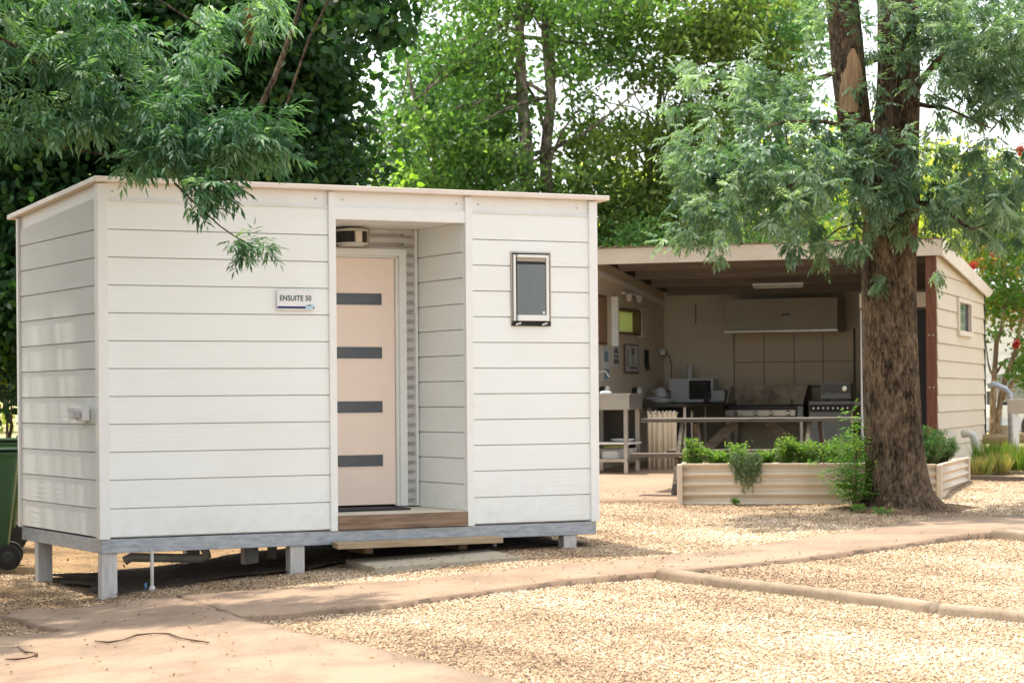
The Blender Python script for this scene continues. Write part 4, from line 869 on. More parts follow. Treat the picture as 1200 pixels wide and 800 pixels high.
MB().tube([(0, 0, 0), (0, 0, 0.5), (0.0, 0, 0.55)], 0.012, 8).build('riser', mt['stainless'], tp); MB().tube([(0, 0, 0.25), (0.12, 0, 0.27), (0.16, 0, 0.2)], 0.010, 8).build('spout', mt['stainless'], tp)
def wallthing(name, y0, y1, z0, z1, m, label, cat, group=None, th=0.015, inner=None):
    e = tag(empty(name, (*kw(XL + 0.004, (y0 + y1) / 2), (z0 + z1) / 2), KA), label, cat, group); a, b = (y1 - y0) / 2, (z1 - z0) / 2
    MB().box(0, th, -a, a, -b, b).build('board', m, e)
    return e, a, b, th
e, a, b, th = wallthing('framed_map', 0.47, 0.92, 2.07, 2.68, mt['brown_frame'], 'tall brown framed map on the kitchen side wall beside the cabin edge', 'poster'); MB().box(th + 0.001, th + 0.004, -a + 0.05, a - 0.05, -b + 0.03, b - 0.03).build('sheet', mt['mapc'], e)
e, a, b, th = wallthing('notice_board', 1.72, 2.40, 1.72, 2.10, mt['brown_frame'], 'white notice with brown frame below the kitchen window', 'notice')
MB().box(th + 0.001, th + 0.004, -a + 0.05, a - 0.05, -b + 0.03, b - 0.02).build('sheet', mt['paper'], e)
mb = MB(); mb.box(th + 0.005, th + 0.007, -0.02, 0.10, 0.05, 0.14); mb.box(th + 0.005, th + 0.007, -0.24, -0.20, -0.10, 0.12); mb.box(th + 0.005, th + 0.007, 0.02, 0.05, -0.08, 0.04); mb.box(th + 0.005, th + 0.007, -0.1, 0.22, -0.13, -0.10); mb.build('print', mt['print_grey'], e)
e, a, b, th = wallthing('safety_notice', 0.72, 1.06, 1.62, 2.04, mt['paper'], 'white notice with blue print nearest the cabin edge on the kitchen side wall', 'notice', th=0.006)
MB().box(th + 0.001, th + 0.003, -0.08, 0.10, 0.03, 0.16).build('print', mt['blueprint'], e); MB().box(th + 0.001, th + 0.003, -0.08, 0.12, -0.18, -0.06).build('print', mt['blueprint'], e)
e, a, b, th = wallthing('safety_notice', 1.18, 1.52, 1.80, 2.06, mt['paper'], 'white notice with black house symbol left of the brown framed notice', 'notice', th=0.006)
mb = MB(); mb.poly([(th + 0.002, -0.11, 0.06), (th + 0.002, 0.0, 0.12), (th + 0.002, 0.11, 0.06), (th + 0.002, 0.09, 0.04), (th + 0.002, -0.09, 0.04)], (0.002, 0, 0)); mb.box(th + 0.002, th + 0.004, -0.12, 0.12, -0.01, 0.02); mb.box(th + 0.002, th + 0.004, -0.12, 0.12, -0.09, -0.03); mb.build('print', mt['print_grey'], e)
e, a, b, th = wallthing('utensil_strip', 2.74, 2.90, 1.82, 2.04, mt['black_matt'], 'short black hanging strip right of the framed notice', 'strip', th=0.02)
MB().box(th + 0.001, th + 0.02, -0.05, 0.05, -0.16, -0.06).build('hook', mt['black'], e)
for i, (y, z, lab) in enumerate(((0.65, 1.50, 'round white soap dispenser on the side wall above the sink, nearer the cabin'), (2.15, 1.49, 'round white soap dispenser on the side wall behind the sink, farther in'))):
    e = tag(empty('soap_dispenser', (*kw(XL + 0.004, y), z), KA), lab, 'dispenser', 'white soap dispensers')
    MB().lathe((0, 0, 0), [(0.05, 0), (0.055, 0.05), (0.045, 0.07)], 18, 'x').build('back', mt['black_matt'], e); MB().lathe((0, -0.0, 0), [(0.058, 0.071), (0.060, 0.10), (0.04, 0.12)], 18, 'x').build('face', mt['white'], e, smooth=True)
e = tag(empty('security_light', (*kw(XL + 0.004, 1.95), 2.70), KA), 'twin head sensor light above the kitchen window', 'light')
for dy in (-0.25, 0.25): MB().lathe((0.08, dy, -0.02), [(0.03, -0.04), (0.05, 0.05)], 14, 'z').build('lamp_head', mt['lampw'], e)
MB().box(0, 0.05, -0.3, 0.3, 0.03, 0.06).build('bar', mt['trim'], e)
e = tag(empty('wall_lamp', (*kw(-4.20, BK - 0.30), 1.98), KA), 'round white lamp with a hanging black cord in the kitchen corner', 'lamp')
MB().lathe((0.03, 0, 0.04), [(0.03, 0.05), (0.06, 0), (0.03, -0.05)], 18, 'y').build('shade', mt['white'], e, smooth=True)
MB().tube([(0.07, 0, 0.03), (0.13, 0.0, -0.02), (0.16, 0.0, -0.15), (0.15, 0, -0.3), (0.12, 0.02, -0.52)], 0.006, 6).build('cord', mt['black'], e)
MB().box(0.04, 0.09, 0.02, 0.04, 0.0, 0.06).build('mount', mt['black'], e)

# picnic table
TX, TY = -1.56, -3.0; tz = kg(TX, TY)
tb = kthing('picnic_table', TX, TY, tz, 'long aged grey timber picnic table with attached benches before the kitchen', 'picnic table')
mb = MB()
for i in range(4): mb.box(-1.06 + random.uniform(-0.02, 0.02), 1.15, -0.36 + i * 0.181, -0.36 + i * 0.181 + 0.172, 0.745, 0.785)
mb.build('tabletop', mt['grey_timber'], tb, bevel=0.004)
for s in (-1, 1):
    mb = MB(); mb.box(-1.04, 1.20, s * 0.76 - 0.13, s * 0.76 - 0.003, 0.395, 0.435); mb.box(-1.04, 1.20, s * 0.76 + 0.003, s * 0.76 + 0.13, 0.395, 0.435); mb.build('bench', mt['grey_timber'], tb, bevel=0.004)
for x in (-0.62, 0.72):
    for s in (-1, 1): MB().bar((x, s * 0.70, -0.03), (x, s * 0.27, 0.744), 0.085, 0.04, up=(1, 0, 0)).build('leg', mt['grey_timber'], tb, bevel=0.004)
    MB().box(x + 0.045, x + 0.085, -0.85, 0.85, 0.30, 0.393).build('crossbar', mt['grey_timber'], tb, bevel=0.004)
    MB().bar((x + (0.06 if x < 0 else -0.06), 0, 0.35), (x + (0.50 if x < 0 else -0.50), 0, 0.74), 0.04, 0.09).build('brace', mt['grey_timber'], tb, bevel=0.004)

# raised planters
def planter(name, loc, rz, lx, ly, hgt, label):
    e = tag(empty(name, loc, rz), label, 'planter', 'cream corrugated raised planters')
    def sheet(x0, y0, x1, y1, nx_, ny_):
        n = 56; pitch = hgt / 4.0; vs = []; fs = []
        for i in range(n + 1):
            z = -0.03 + (hgt + 0.03) * i / n; k = 0.016 * math.cos(2 * math.pi * (hgt - z) / pitch)
            vs += [(x0 + nx_ * k, y0 + ny_ * k, z), (x1 + nx_ * k, y1 + ny_ * k, z)]
            if i: q = 2 * i; fs.append((q - 2, q - 1, q + 1, q))
        o = MB().add(vs, fs).build('corrugated_panel', mt['planter'], e, smooth=True); s = o.modifiers.new('s', 'SOLIDIFY'); s.thickness = 0.002
    sheet(0, 0, lx, 0, 0, -1); sheet(0, ly, lx, ly, 0, 1); sheet(0, 0, 0, ly, -1, 0); sheet(lx, 0, lx, ly, 1, 0)
    for x, y in ((0, 0), (lx, 0), (0, ly), (lx, ly)): MB().box(x - 0.028, x + 0.028, y - 0.028, y + 0.028, -0.05, hgt + 0.006).build('corner_post', mt['planter'], e, bevel=0.012)
    MB().box(0.03, lx - 0.03, -0.0, 0.0, 0, 0)
    mb = MB(); mb.box(0.03, lx - 0.03, -0.02, 0.018, hgt - 0.004, hgt + 0.010); mb.box(lx - 0.018, lx + 0.02, 0.03, ly - 0.03, hgt - 0.004, hgt + 0.010); mb.build('top_edge', mt['planter'], e, bevel=0.004)
    MB().box(0.02, lx - 0.02, 0.02, ly - 0.02, 0.0, hgt - 0.05).build('soil', mt['soil'], e)
    return e
p0 = gp(797, 590); pA = planter('raised_planter', p0, KA * 0.45, 1.86, 0.62, 0.385, 'long low cream corrugated planter of herbs before the picnic table')
p1 = gp(1101, 583); pe = gp(1134, 563)
dxy = pe[:2] - p1[:2]; angB = math.atan2(dxy[1], dxy[0]) - math.pi / 2; lyB = float(np.linalg.norm(dxy))
cB, sB = math.cos(angB), math.sin(angB); lxB = 0.85
p1o = (p1[0] - cB * lxB, p1[1] - sB * lxB, p1[2])
pB = planter('raised_planter', p1o, angB, lxB, lyB, 0.33, 'cream corrugated planter of rosemary between the trunk and the gable wall')

# ---- planter plants
wA = L2W(p0, KA * 0.45)
def herb(name, cx, cy, z, r, h, n, mat, label, cat, ll=0.035, lw=0.022, droop=0.0, group=None, stems=10, stemmat=None):
    e = tag(empty(name, (cx, cy, z)), label, cat, group)
    mb = MB(); tips = []
    for i in range(stems):
        a = random.uniform(0, 6.28); q = r * random.random() ** 0.6; t = (math.cos(a) * q, math.sin(a) * q, h * random.uniform(0.6, 1.05))
        mb.tube([(t[0] * 0.3, t[1] * 0.3, -0.06), (t[0] * 0.7, t[1] * 0.7, t[2] * 0.55), t], [0.005, 0.004, 0.002], 5); tips.append(t)
    mb.build('stems', stemmat or mt['stem'], e)
    T = np.array(tips); k = rng.integers(0, stems, n); f = rng.random(n) ** 0.6
    B = T[k] * np.stack([0.35 + 0.65 * f, 0.35 + 0.65 * f, f], 1) + rng.normal(size=(n, 3)) * np.array([r * 0.2, r * 0.2, h * 0.05])
    D = unit(n); D[:, 2] = np.abs(D[:, 2]) * 0.5 - droop
    leaves_mesh('leaves', B, D, ll * (0.6 + 0.7 * rng.random(n)), lw * (0.7 + 0.5 * rng.random(n)), mat, e, side=np.array([0, 0, 1.0]) + unit(n) * 0.7)
    return e
zt_ = p0[2] + 0.32
hl = ['pale green bushy herb at the left end of the long planter', 'low green herb clump right of the left end plant', 'bright green herb behind the trailing grey plant', 'low herb clump right of the trailing grey plant', 'taller light green herb in the middle of the long planter', 'dense green herb clump in the right half of the long planter', 'dark green herb clump left of the bright sapling', 'leafy green herb behind the bright sapling in the long planter']
for i, (x, h, r) in enumerate(((0.14, 0.30, 0.13), (0.36, 0.20, 0.14), (0.56, 0.26, 0.14), (0.80, 0.20, 0.13), (1.02, 0.32, 0.13), (1.24, 0.30, 0.15), (1.46, 0.28, 0.16), (1.70, 0.36, 0.16))):
    q = wA(x, 0.20 + 0.12 * (i % 2)); herb('herb_plant', q[0], q[1], zt_, r, h, 1100, L_HERB, hl[i], 'plant', group='herbs in the long planter', ll=0.032, lw=0.02, stems=16)
q = wA(0.64, 0.03)
e = tag(empty('trailing_plant', (q[0], q[1], zt_ + 0.05)), 'grey green plant trailing down over the front of the long planter', 'plant')
mb = MB(); pts_all = []
for i in range(46):
    a = random.uniform(-1, 1); ln = random.uniform(0.15, 0.40) * (1 - 0.5 * abs(a)); up = random.uniform(0.02, 0.14)
    pts = [(a * 0.06, 0.05, -0.03), (a * 0.12, -0.02, up), (a * 0.15 + random.uniform(-.02, .02), -0.09, up - ln * 0.35), (a * 0.12 + random.uniform(-.03, .03), -0.09 - random.random() * 0.05, up - ln)]
    mb.tube(pts, [0.003] * 4, 4); pts_all.append(np.array(pts))
mb.build('stems', mt['stem'], e)
Pa = np.array(pts_all); n = 5200; k = rng.integers(0, 46, n); s_ = rng.random(n) * 2; i0 = s_.astype(int); f = (s_ - i0)[:, None]
B = Pa[k, 1 + i0] * (1 - f) + Pa[k, np.minimum(2 + i0, 3)] * f + rng.normal(size=(n, 3)) * 0.012
leaves_mesh('leaves', B, unit(n), 0.018, 0.007, L_THYME, e)
wB = L2W(p1o, angB); zb_ = p1[2] + 0.28
def spiky(cx, cy, z, r, h, n, label, mat=L_ROSE):
    e = tag(empty('rosemary_bush', (cx, cy, z)), label, 'bush', 'rosemary bushes in the planter'); mb = MB(); m_ = 110; T = []
    for i in range(m_):
        a = random.uniform(0, 6.28); q = r * random.random() ** 0.6; T.append((math.cos(a) * q, math.sin(a) * q, h * random.uniform(0.55, 1.0) * (1 - 0.35 * (q / r) ** 2)))
        mb.tube([(T[-1][0] * 0.3, T[-1][1] * 0.3, -0.05), T[-1]], [0.004, 0.002], 4)
    mb.build('stems', mt['redstem'], e); T = np.array(T); k = rng.integers(0, m_, n); f = rng.random(n)[:, None] ** 0.7
    B = T[k] * np.concatenate([0.3 + 0.7 * f, 0.3 + 0.7 * f, f], 1); B = B + rng.normal(size=(n, 3)) * 0.008; D = unit(n); D[:, 2] += 0.5
    leaves_mesh('leaves', B, D, 0.038, 0.008, mat, e)
for i, (x, y, r, h, lab) in enumerate(((0.32, 0.35, 0.20, 0.30, 'rosemary bush right beside the trunk in the short planter'), (0.55, 0.9, 0.26, 0.42, 'tall upright rosemary bush in front of the brown post'), (0.62, 1.6, 0.24, 0.36, 'rosemary bush at the gable end of the short planter'))):
    q = wB(x, y); spiky(q[0], q[1], zb_, r * 1.15, h * 1.1, 8000, lab)
q = wB(0.60, 0.2); herb('herb_plant', q[0], q[1], zb_, 0.12, 0.13, 500, L_HERB, 'small green herb at the corner post of the short planter', 'plant', stems=8)

# sapling in front of the trunk
def sapling(px, py, stems, label):
    b = gp(px, py); e = tag(empty('sapling', tuple(b)), label, 'sapling'); mb = MB(); Bs = []; Ds = []; Ls = []
    for (tx, ty, dy, nlf) in stems:
        t = at(tx, ty, b[1] + dy) - b; m_ = np.array([t[0] * 0.25, t[1] * 0.5, t[2] * 0.55])
        mb.tube([(0, 0, -0.03), tuple(m_ * 0.5), tuple(m_), tuple(t)], [0.007, 0.006, 0.005, 0.002], 6)
        for i in range(nlf):
            f = 0.22 + 0.78 * (i / (nlf - 1)); p = m_ * min(1, f / 0.5) if f < 0.5 else m_ + (t - m_) * (f - 0.5) * 2
            d = unit(1)[0]; d[2] = abs(d[2]) * 0.4 + 0.15; d /= np.linalg.norm(d); ll = 0.16 * (1.1 - 0.6 * f) + 0.03
            s = np.cross(d, (0, 0, 1)); s /= np.linalg.norm(s)
            for j in range(6):
                g_ = (j // 2 + 1) / 3; sg_ = 1 if j % 2 else -1
                Bs.append(p + d * ll * g_ - np.array([0, 0, 0.04 * g_ * g_])); Ds.append(d * 0.6 + s * sg_ * 0.8 - np.array([0, 0, 0.3])); Ls.append(0.045 + 0.02 * random.random())
            Bs.append(p + d * ll); Ds.append(d - np.array([0, 0, 0.4])); Ls.append(0.06)
    mb.build('stems', mt['redstem'], e, smooth=True)
    leaves_mesh('leaves', np.array(Bs), np.array(Ds), np.array(Ls), 0.024, L_SAP, e, side=np.array([0, 0, 1.0]) + unit(len(Bs)) * 0.35)
sapling(1003, 597, [(998, 482, 0.0, 26), (975, 520, -0.1, 20), (1012, 500, 0.1, 22), (1030, 535, -0.1, 18), (985, 545, -0.15, 18), (1038, 560, -0.1, 14), (970, 560, 0.0, 16), (1000, 540, -0.2, 18), (1020, 575, -0.2, 10), (962, 540, 0.05, 16), (1000, 560, -0.1, 18), (985, 510, 0.0, 20)], 'bright green leafy sapling growing against the trunk base')
for (px, py, h, r, lab) in ((862, 590, 0.05, 0.05, 'tiny green weed in the gravel below the trailing plant'), (883, 588, 0.09, 0.05, 'small green weed in the gravel at the planter foot'), (1008, 600, 0.10, 0.12, 'broad leafed weed at the foot of the sapling'), (1035, 603, 0.07, 0.10, 'low weed in the gravel before the trunk'), (806, 571, 0.10, 0.03, 'pale green sprig poking out at the planter left corner')):
    b = gp(px, py); herb('weed', b[0], b[1] - 0.05, b[2], r, h, 70, L_SAP, lab, 'weed', ll=0.035, lw=0.02, stems=6)

# ================================================================= RIGHT BACKGROUND
p = gp(1137, 562); q = gp(1260, 565)
tag(MB().bar((p[0], p[1], p[2] + 0.01), (q[0] + 0.3, q[1], q[2] + 0.01), 0.04, 0.07).build('timber_edging', mt['grey_timber']), 'thin grey timber edging along the mulch bed', 'edging')
def grass_tuft(px, py, Y, r, h, n, label, dry=0.3):
    b = at(px, py, Y); z = float(g(b[0], b[1])); B = np.zeros((n, 3)); a = rng.random(n) * 6.28; q = r * np.sqrt(rng.random(n))
    B[:, 0] = np.cos(a) * q * 0.5; B[:, 1] = np.sin(a) * q * 0.5; D = np.stack([np.cos(a) * q / r * 0.45, np.sin(a) * q / r * 0.45, np.ones(n)], 1) + unit(n) * 0.15
    o = leaves_mesh('grass_clump', B, D, h * (0.5 + 0.6 * rng.random(n)), 0.012, L_GRASS, fold=0.05, tint=rng.random(n) * 0.7 + dry * rng.random(n) * 1.3)
    o.location = (b[0], b[1], z); tag(o, label, 'grass clump', 'grass clumps in the mulch bed')
for a in ((1147, 560, 26.6, 0.24, 0.24, 420, 'low straw coloured grass clump at the foot of the gable wall', 1.0), (1160, 560, 27.3, 0.22, 0.40, 420, 'tall green grass clump just right of the gable corner', 0.1), (1172, 560, 27.0, 0.20, 0.28, 380, 'brownish grass clump in front of the green ones', 0.8), (1183, 560, 27.4, 0.25, 0.38, 460, 'green grass clump below the white meter post', 0.2), (1197, 560, 27.2, 0.25, 0.34, 460, 'green grass clump at the right edge of the photo', 0.2)): grass_tuft(*a)
b = at(1143, 560, 27.6); z = float(g(b[0], b[1]))
MBt = MB().tube([(-0.14, 0.05, 0.43), (-0.08, 0, 0.44), (-0.03, 0, 0.42), (0.0, 0, 0.33), (0.02, 0, -0.05)], 0.045, 14).build('drain_pipe', mt['pvc'], smooth=True); MBt.location = (b[0], b[1], z); tag(MBt, 'bent white drain pipe leaving the gable wall corner', 'pipe')
# log rail fence
lr = at(1150, 513, 30.5); zf = float(g(lr[0], lr[1])); e = tag(empty('log_fence', (lr[0], lr[1], zf)), 'low treated log rail fence behind the grass clumps', 'fence')
MB().tube([(-0.35, 0, lr[2] - zf - 0.03), (0.5, 0, lr[2] - zf), (1.6, 0, lr[2] - zf + 0.03), (3.0, 0, lr[2] - zf)], 0.065, 12).build('rail', mt['log'], e, smooth=True)
for x in (0.32, 2.4): MB().tube([(x, 0.1, -0.1), (x, 0.1, 0.42)], 0.07, 10).build('post', mt['log'], e, smooth=True)
b = at(1184, 545, 29.5); zf = float(g(b[0], b[1]))
o = MB().tube([(-0.28, 0, 1.00), (-0.20, 0, 1.03), (-0.06, 0, 0.97), (0.0, 0, 0.90), (0.02, 0, -0.05)], 0.036, 14).build('vent_pipe', mt['steel'], smooth=True); o.location = (b[0] + 0.0, b[1], zf - 0.05); tag(o, 'bent galvanised pipe standing left of the meter post', 'pipe')
b = at(1191, 545, 29.0); zf = float(g(b[0], b[1])); e = tag(empty('meter_post', (b[0], b[1], zf)), 'white post carrying a small grey meter box', 'post')
MB().box(-0.035, 0.035, -0.02, 0.02, -0.05, 0.72).build('post', mt['white'], e); MB().box(-0.11, 0.10, -0.06, -0.021, 0.62, 0.80).build('meter_box', mt['hood'], e, bevel=0.005)
b = at(1192, 485, 33.0); e = tag(empty('utility_cabinet', (b[0], b[1], float(g(b[0], b[1])))), 'light grey utility cabinet behind the meter post', 'cabinet')
MB().box(-0.27, 0.27, 0, 0.25, 0.72, 1.12).build('box', mt['panel_grey'], e, bevel=0.01); MB().box(-0.25, -0.2, 0.08, 0.14, -0.05, 0.719).build('stand', mt['steel'], e); MB().box(0.2, 0.25, 0.08, 0.14, -0.05, 0.719).build('stand', mt['steel'], e)
# white house and parked trailer behind
b = at(1120, 520, 46.0); zf = float(g(b[0], b[1])); hs = tag(empty('white_house', (b[0], b[1], zf)), 'white weatherboard building glimpsed behind the flowering tree', 'house')
mb = MB(); clad(mb, (0, 0), (1, 0), (0, -1), 0, 9, [0.0 + 0.22 * i for i in range(13)]); mb.build('front_wall', mt['housew'], hs)
MB().box(0, 9, 0.02, 5, 0, 2.63).build('wall', mt['housew'], hs)
MB().poly([(-0.3, -0.4, 2.62), (-0.3, 5.4, 2.62), (-0.3, 2.5, 3.5)], (9.6, 0, 0)).build('roof', mt['panel_grey'], hs)
w_ = MB().box(2.2, 3.4, -0.06, -0.03, 1.0, 2.0).build('window', mt['trim'], hs); MB().box(2.28, 3.32, -0.075, -0.061, 1.08, 1.92).build('pane', mt['glass'], w_)
b = at(1183, 520, 38.0); zf = float(g(b[0], b[1])); e = tag(empty('white_trailer', (b[0], b[1], zf)), 'white flat trailer with dark openings behind the log fence', 'trailer')
MB().box(-0.25, 3.0, 0, 1.5, 0.42, 0.62).build('tray', mt['white'], e, bevel=0.01); MB().box(-0.2, 2.9, -0.01, 1.4, 0.86, 0.95).build('rail', mt['white'], e, bevel=0.01)
for x in (-0.2, 0.5, 1.4): MB().box(x, x + 0.07, -0.005, 0.06, 0.62, 0.86).build('post', mt['white'], e)
MB().box(-0.1, 2.8, 0.3, 1.3, 0.62, 0.85).build('load', mt['black_matt'], e)
for x in (0.5, 1.5): MB().lathe((x, 0.05, 0.25), [(0.12, -0.1), (0.28, -0.09), (0.28, 0.09), (0.12, 0.1)], 20, 'y').build('wheel', mt['rubber'], e)
# mulch under the clumps
MB_ = gp(1168, 561)

# ================================================================= TREES
def tree(name, base, label, cat='tree', group=None): return tag(empty(name, tuple(base)), label, cat, group)
# ---- big two-stemmed tree at the right
tb0 = gp(1055, 596); T0 = tree('ash_tree', tb0, 'large rough barked two stemmed tree before the kitchen with drooping grey green leaves')
def rel(px, py, Y): return at(px, py, Y) - tb0
def trunk_mesh(path, name, mat, parent, seg=26, sub=3, flare=0.0, amp=0.045):
    pts = []; rad = []
    for (a, ra), (b, rb) in zip(path[:-1], path[1:]):
        for k in range(sub): f = k / sub; f2 = f; pts.append(np.array(a) * (1 - f2) + np.array(b) * f2); rad.append(ra * (1 - f2) + rb * f2)
    pts.append(np.array(path[-1][0])); rad.append(path[-1][1])
    mb = MB(); ph = [random.uniform(0, 6) for _ in range(6)]; vs = []; n = seg
    for i, (p, r) in enumerate(zip(pts, rad)):
        z = p[2]
        for k in range(n):
            a = 2 * math.pi * k / n
            w = 1 + amp * (math.sin(3 * a + ph[0] + z * 0.8) + 0.7 * math.sin(5 * a + ph[1] - z) + 0.5 * math.sin(9 * a + ph[2] + z * 2) + 0.4 * math.sin(14 * a + ph[3] + 3 * z))
            if z < 0.5 and flare: w += flare * (1 - max(z, 0) / 0.5) ** 2 * (0.5 + 0.5 * math.sin(5 * a + ph[4])) + (0.35 * (1 - max(z, 0) / 0.16) * (0.4 + 0.6 * max(0, math.sin(5 * a + ph[4]))) if z < 0.16 else 0)
            vs.append((p[0] + math.cos(a) * r * w, p[1] + math.sin(a) * r * w, z))
    fs = [(i * n + k, i * n + (k + 1) % n, (i + 1) * n + (k + 1) % n, (i + 1) * n + k) for i in range(len(pts) - 1) for k in range(n)]
    fs.append(tuple(range((len(pts) - 1) * n, len(pts) * n)))
    return MB().add(vs, fs).build(name, mat, parent, smooth=True)
TY_ = tb0[1]
c = lambda px, py, dy=0.0: rel(px, py, TY_ + dy)
main = [(np.array([0, 0, -0.12]), 0.31), (np.array([0, 0, 0.0]), 0.305), (np.array([0, 0, 0.08]), 0.30), (c(1052, 570) , 0.295), (c(1048, 520), 0.275), (c(1045, 450), 0.262), (c(1043, 380), 0.255), (c(1043, 300), 0.25), (c(1045, 262), 0.26), (c(1050, 235, 0.03), 0.235), (c(1050, 180, 0.08), 0.215), (c(1053, 80, 0.1), 0.20), (c(1052, 0, 0.1), 0.195), (c(1054, -150, 0.1), 0.17), (c(1045, -380, 0.2), 0.11)]
a_ = np.linspace(0, 2 * np.pi, 48, endpoint=False); rings = [(0.05, 0.05), (0.36, 0.04), (0.46, 0.018), (0.60, -0.012)]; mv = []; 
for q_, h_ in rings:
    rr_ = q_ * (1 + 0.16 * np.sin(3 * a_ + 1) + 0.10 * np.sin(7 * a_) + 0.05 * np.sin(13 * a_)); X_ = tb0[0] + rr_ * np.cos(a_) * 1.15; Y_ = tb0[1] + rr_ * np.sin(a_); mv.append(np.stack([X_, Y_, g(X_, Y_) + h_], 1))
mf = [(i * 48 + k, i * 48 + (k + 1) % 48, (i + 1) * 48 + (k + 1) % 48, (i + 1) * 48 + k) for i in range(3) for k in range(48)]
tag(link('soil', np_mesh('soil', np.concatenate(mv), mf), M('litter_soil', (0.17, 0.11, 0.06), (0.06, 0.035, 0.02), scale=22, rough=1.0, bump=1.0, bscale=60), smooth=True), 'dark soil heaped round the foot of the big trunk', 'soil', kind='structure')
tk = trunk_mesh(main, 'trunk', mt['bark'], T0, sub=4, flare=0.32)
left = [(c(1042, 290, -0.08), 0.13), (c(1026, 240, -0.1), 0.16), (c(1015, 190, -0.12), 0.15), (c(1002, 140, -0.12), 0.155), (c(996, 95, -0.12), 0.155), (c(991, 40, -0.12), 0.15), (c(984, -20, -0.12), 0.15), (c(960, -200, -0.2), 0.12), (c(930, -380, -0.3), 0.07)]
lm = trunk_mesh(left, 'limb', mt['bark'], T0, sub=4)
# bare wood scar on the left stem
vs = []; fs = []
scar = [(1002, 60, .008), (1002, 67, .035), (1002, 76, .05), (1001, 86, .085), (1000, 97, .08), (1000, 108, .105), (1000, 118, .09), (999, 126, .10), (999, 134, .045)]
for i, (x, y, w) in enumerate(scar):
    ctr = rel(x - 3, y, TY_ - 0.12); r = 0.167
    for k in range(7):
        a = -math.pi / 2 + (k - 3) / 3 * (w / 0.13) * (0.85 + 0.3 * random.random()) - 0.12; vs.append((ctr[0] + math.cos(a) * r, ctr[1] + math.sin(a) * r, ctr[2]))
    if i:
        for k in range(6): q = (i - 1) * 7 + k; fs.append((q, q + 1, q + 8, q + 7))
MB().add(vs, fs).build('bare_scar', mt['rawwood'], lm, smooth=True)
mb = MB(); ends = []
for (a, b_, r0) in ((c(1048, 200), c(900, 150, -1.3), 0.03), (c(1045, 230), c(860, 230, -1.2), 0.028), (c(1050, 160), c(1180, 40, -1.0), 0.04), (c(1052, 120), c(1160, 150, -0.6), 0.03), (c(1050, 240), c(1160, 260, -0.9), 0.03), (c(1050, 60), c(880, 120, 0.8), 0.035), (c(1052, -60), c(1200, -60, -1.5), 0.05), (c(1050, -200), c(1250, -250, 0.5), 0.06), (c(985, -100), c(780, -250, 0.5), 0.06), (c(1050, 260), c(960, 290, -1.0), 0.02), (c(1052, 0), c(1010, 180, -0.5), 0.014), (c(1056, 20), c(1020, 130, -0.32), 0.012), (c(1062, 10), c(1040, 190, -0.3), 0.014), (c(1050, 150, -.2), c(1062, 20, -0.45), 0.016)):
    pts = limb(mb, a, b_, r0, 0.006, 6, 0.18, 8); ends += pts[2:]
mb.build('branches', mt['bark'], T0, smooth=True)
def sample_px(areas):
    out = []
    for (x0, x1, y0, y1, n, Y0, Y1) in areas:
        for _ in range(n): out.append(at(random.uniform(x0, x1), random.gauss((y0 + y1) / 2, (y1 - y0) / 3.6), random.uniform(Y0, Y1)))
    return np.array(out)
A = sample_px([(775, 1010, 150, 240, 115, 20.3, 21.9), (775, 850, 240, 290, 12, 20.4, 21.4), (790, 900, 60, 140, 22, 21.5, 23.0), (800, 960, 220, 290, 45, 20.3, 21.8), (1000, 1075, 140, 285, 50, 20.9, 21.6), (1085, 1200, 190, 275, 60, 20.4, 22.6), (1095, 1230, -30, 90, 110, 20.3, 23.0), (1130, 1230, 60, 130, 50, 20.5, 22.5), (1085, 1230, 20, 110, 60, 20.5, 23.5), (1090, 1220, 170, 240, 30, 21, 23), (940, 1100, -40, 60, 40, 20.8, 23), (1080, 1230, 95, 190, 26, 20.8, 23.5), (1100, 1230, 210, 300, 22, 21, 23.5), (860, 975, 80, 170, 44, 20.8, 22.5), (1060, 1110, -10, 60, 16, 21, 22.5), (1000, 1080, 0, 120, 12, 21.3, 21.55), (940, 1010, 270, 300, 10, 20.6, 21.6)])
over = blob_clusters([((tb0[0] + 0.5, TY_ + 0.8, 8.2), (3.2, 2.6, 2.0), 150), ((tb0[0] + 2.8, TY_ + 1.0, 6.5), (1.6, 1.8, 1.2), 50)], 0)
def ashcrown(Cw, origin, mat, parent, name='crown', nl=7, dirc=None, **kw):
    D = Cw - np.asarray(dirc); D /= np.linalg.norm(D, axis=1, keepdims=True); D = D * 0.6 + unit(len(D)) * 0.5; D[:, 2] -= 0.2
    B, D_, Ls, w, t = pinnate(Cw - np.asarray(origin), D, nl, **kw)
    t = (t - 0.45) * 1.25 + 0.45
    return leaves_mesh(name, B, D_, Ls, w * (0.8 + 0.4 * rng.random(len(B))), mat, parent, tint=t, side=np.array([0, 0, 1.0]) + unit(len(B)) * 0.5)
ashcrown(A, tb0, L_ASHR, T0, dirc=(3.6, 22.4, 4.0), nl=10, leaf=0.17, lt=0.066, w=0.023, nleaf=9, spread=0.9)
ashcrown(over, tb0, L_ASHR, T0, dirc=(3.6, 22.4, 6.0), nl=9, leaf=0.2, lt=0.08, w=0.024, nleaf=7)

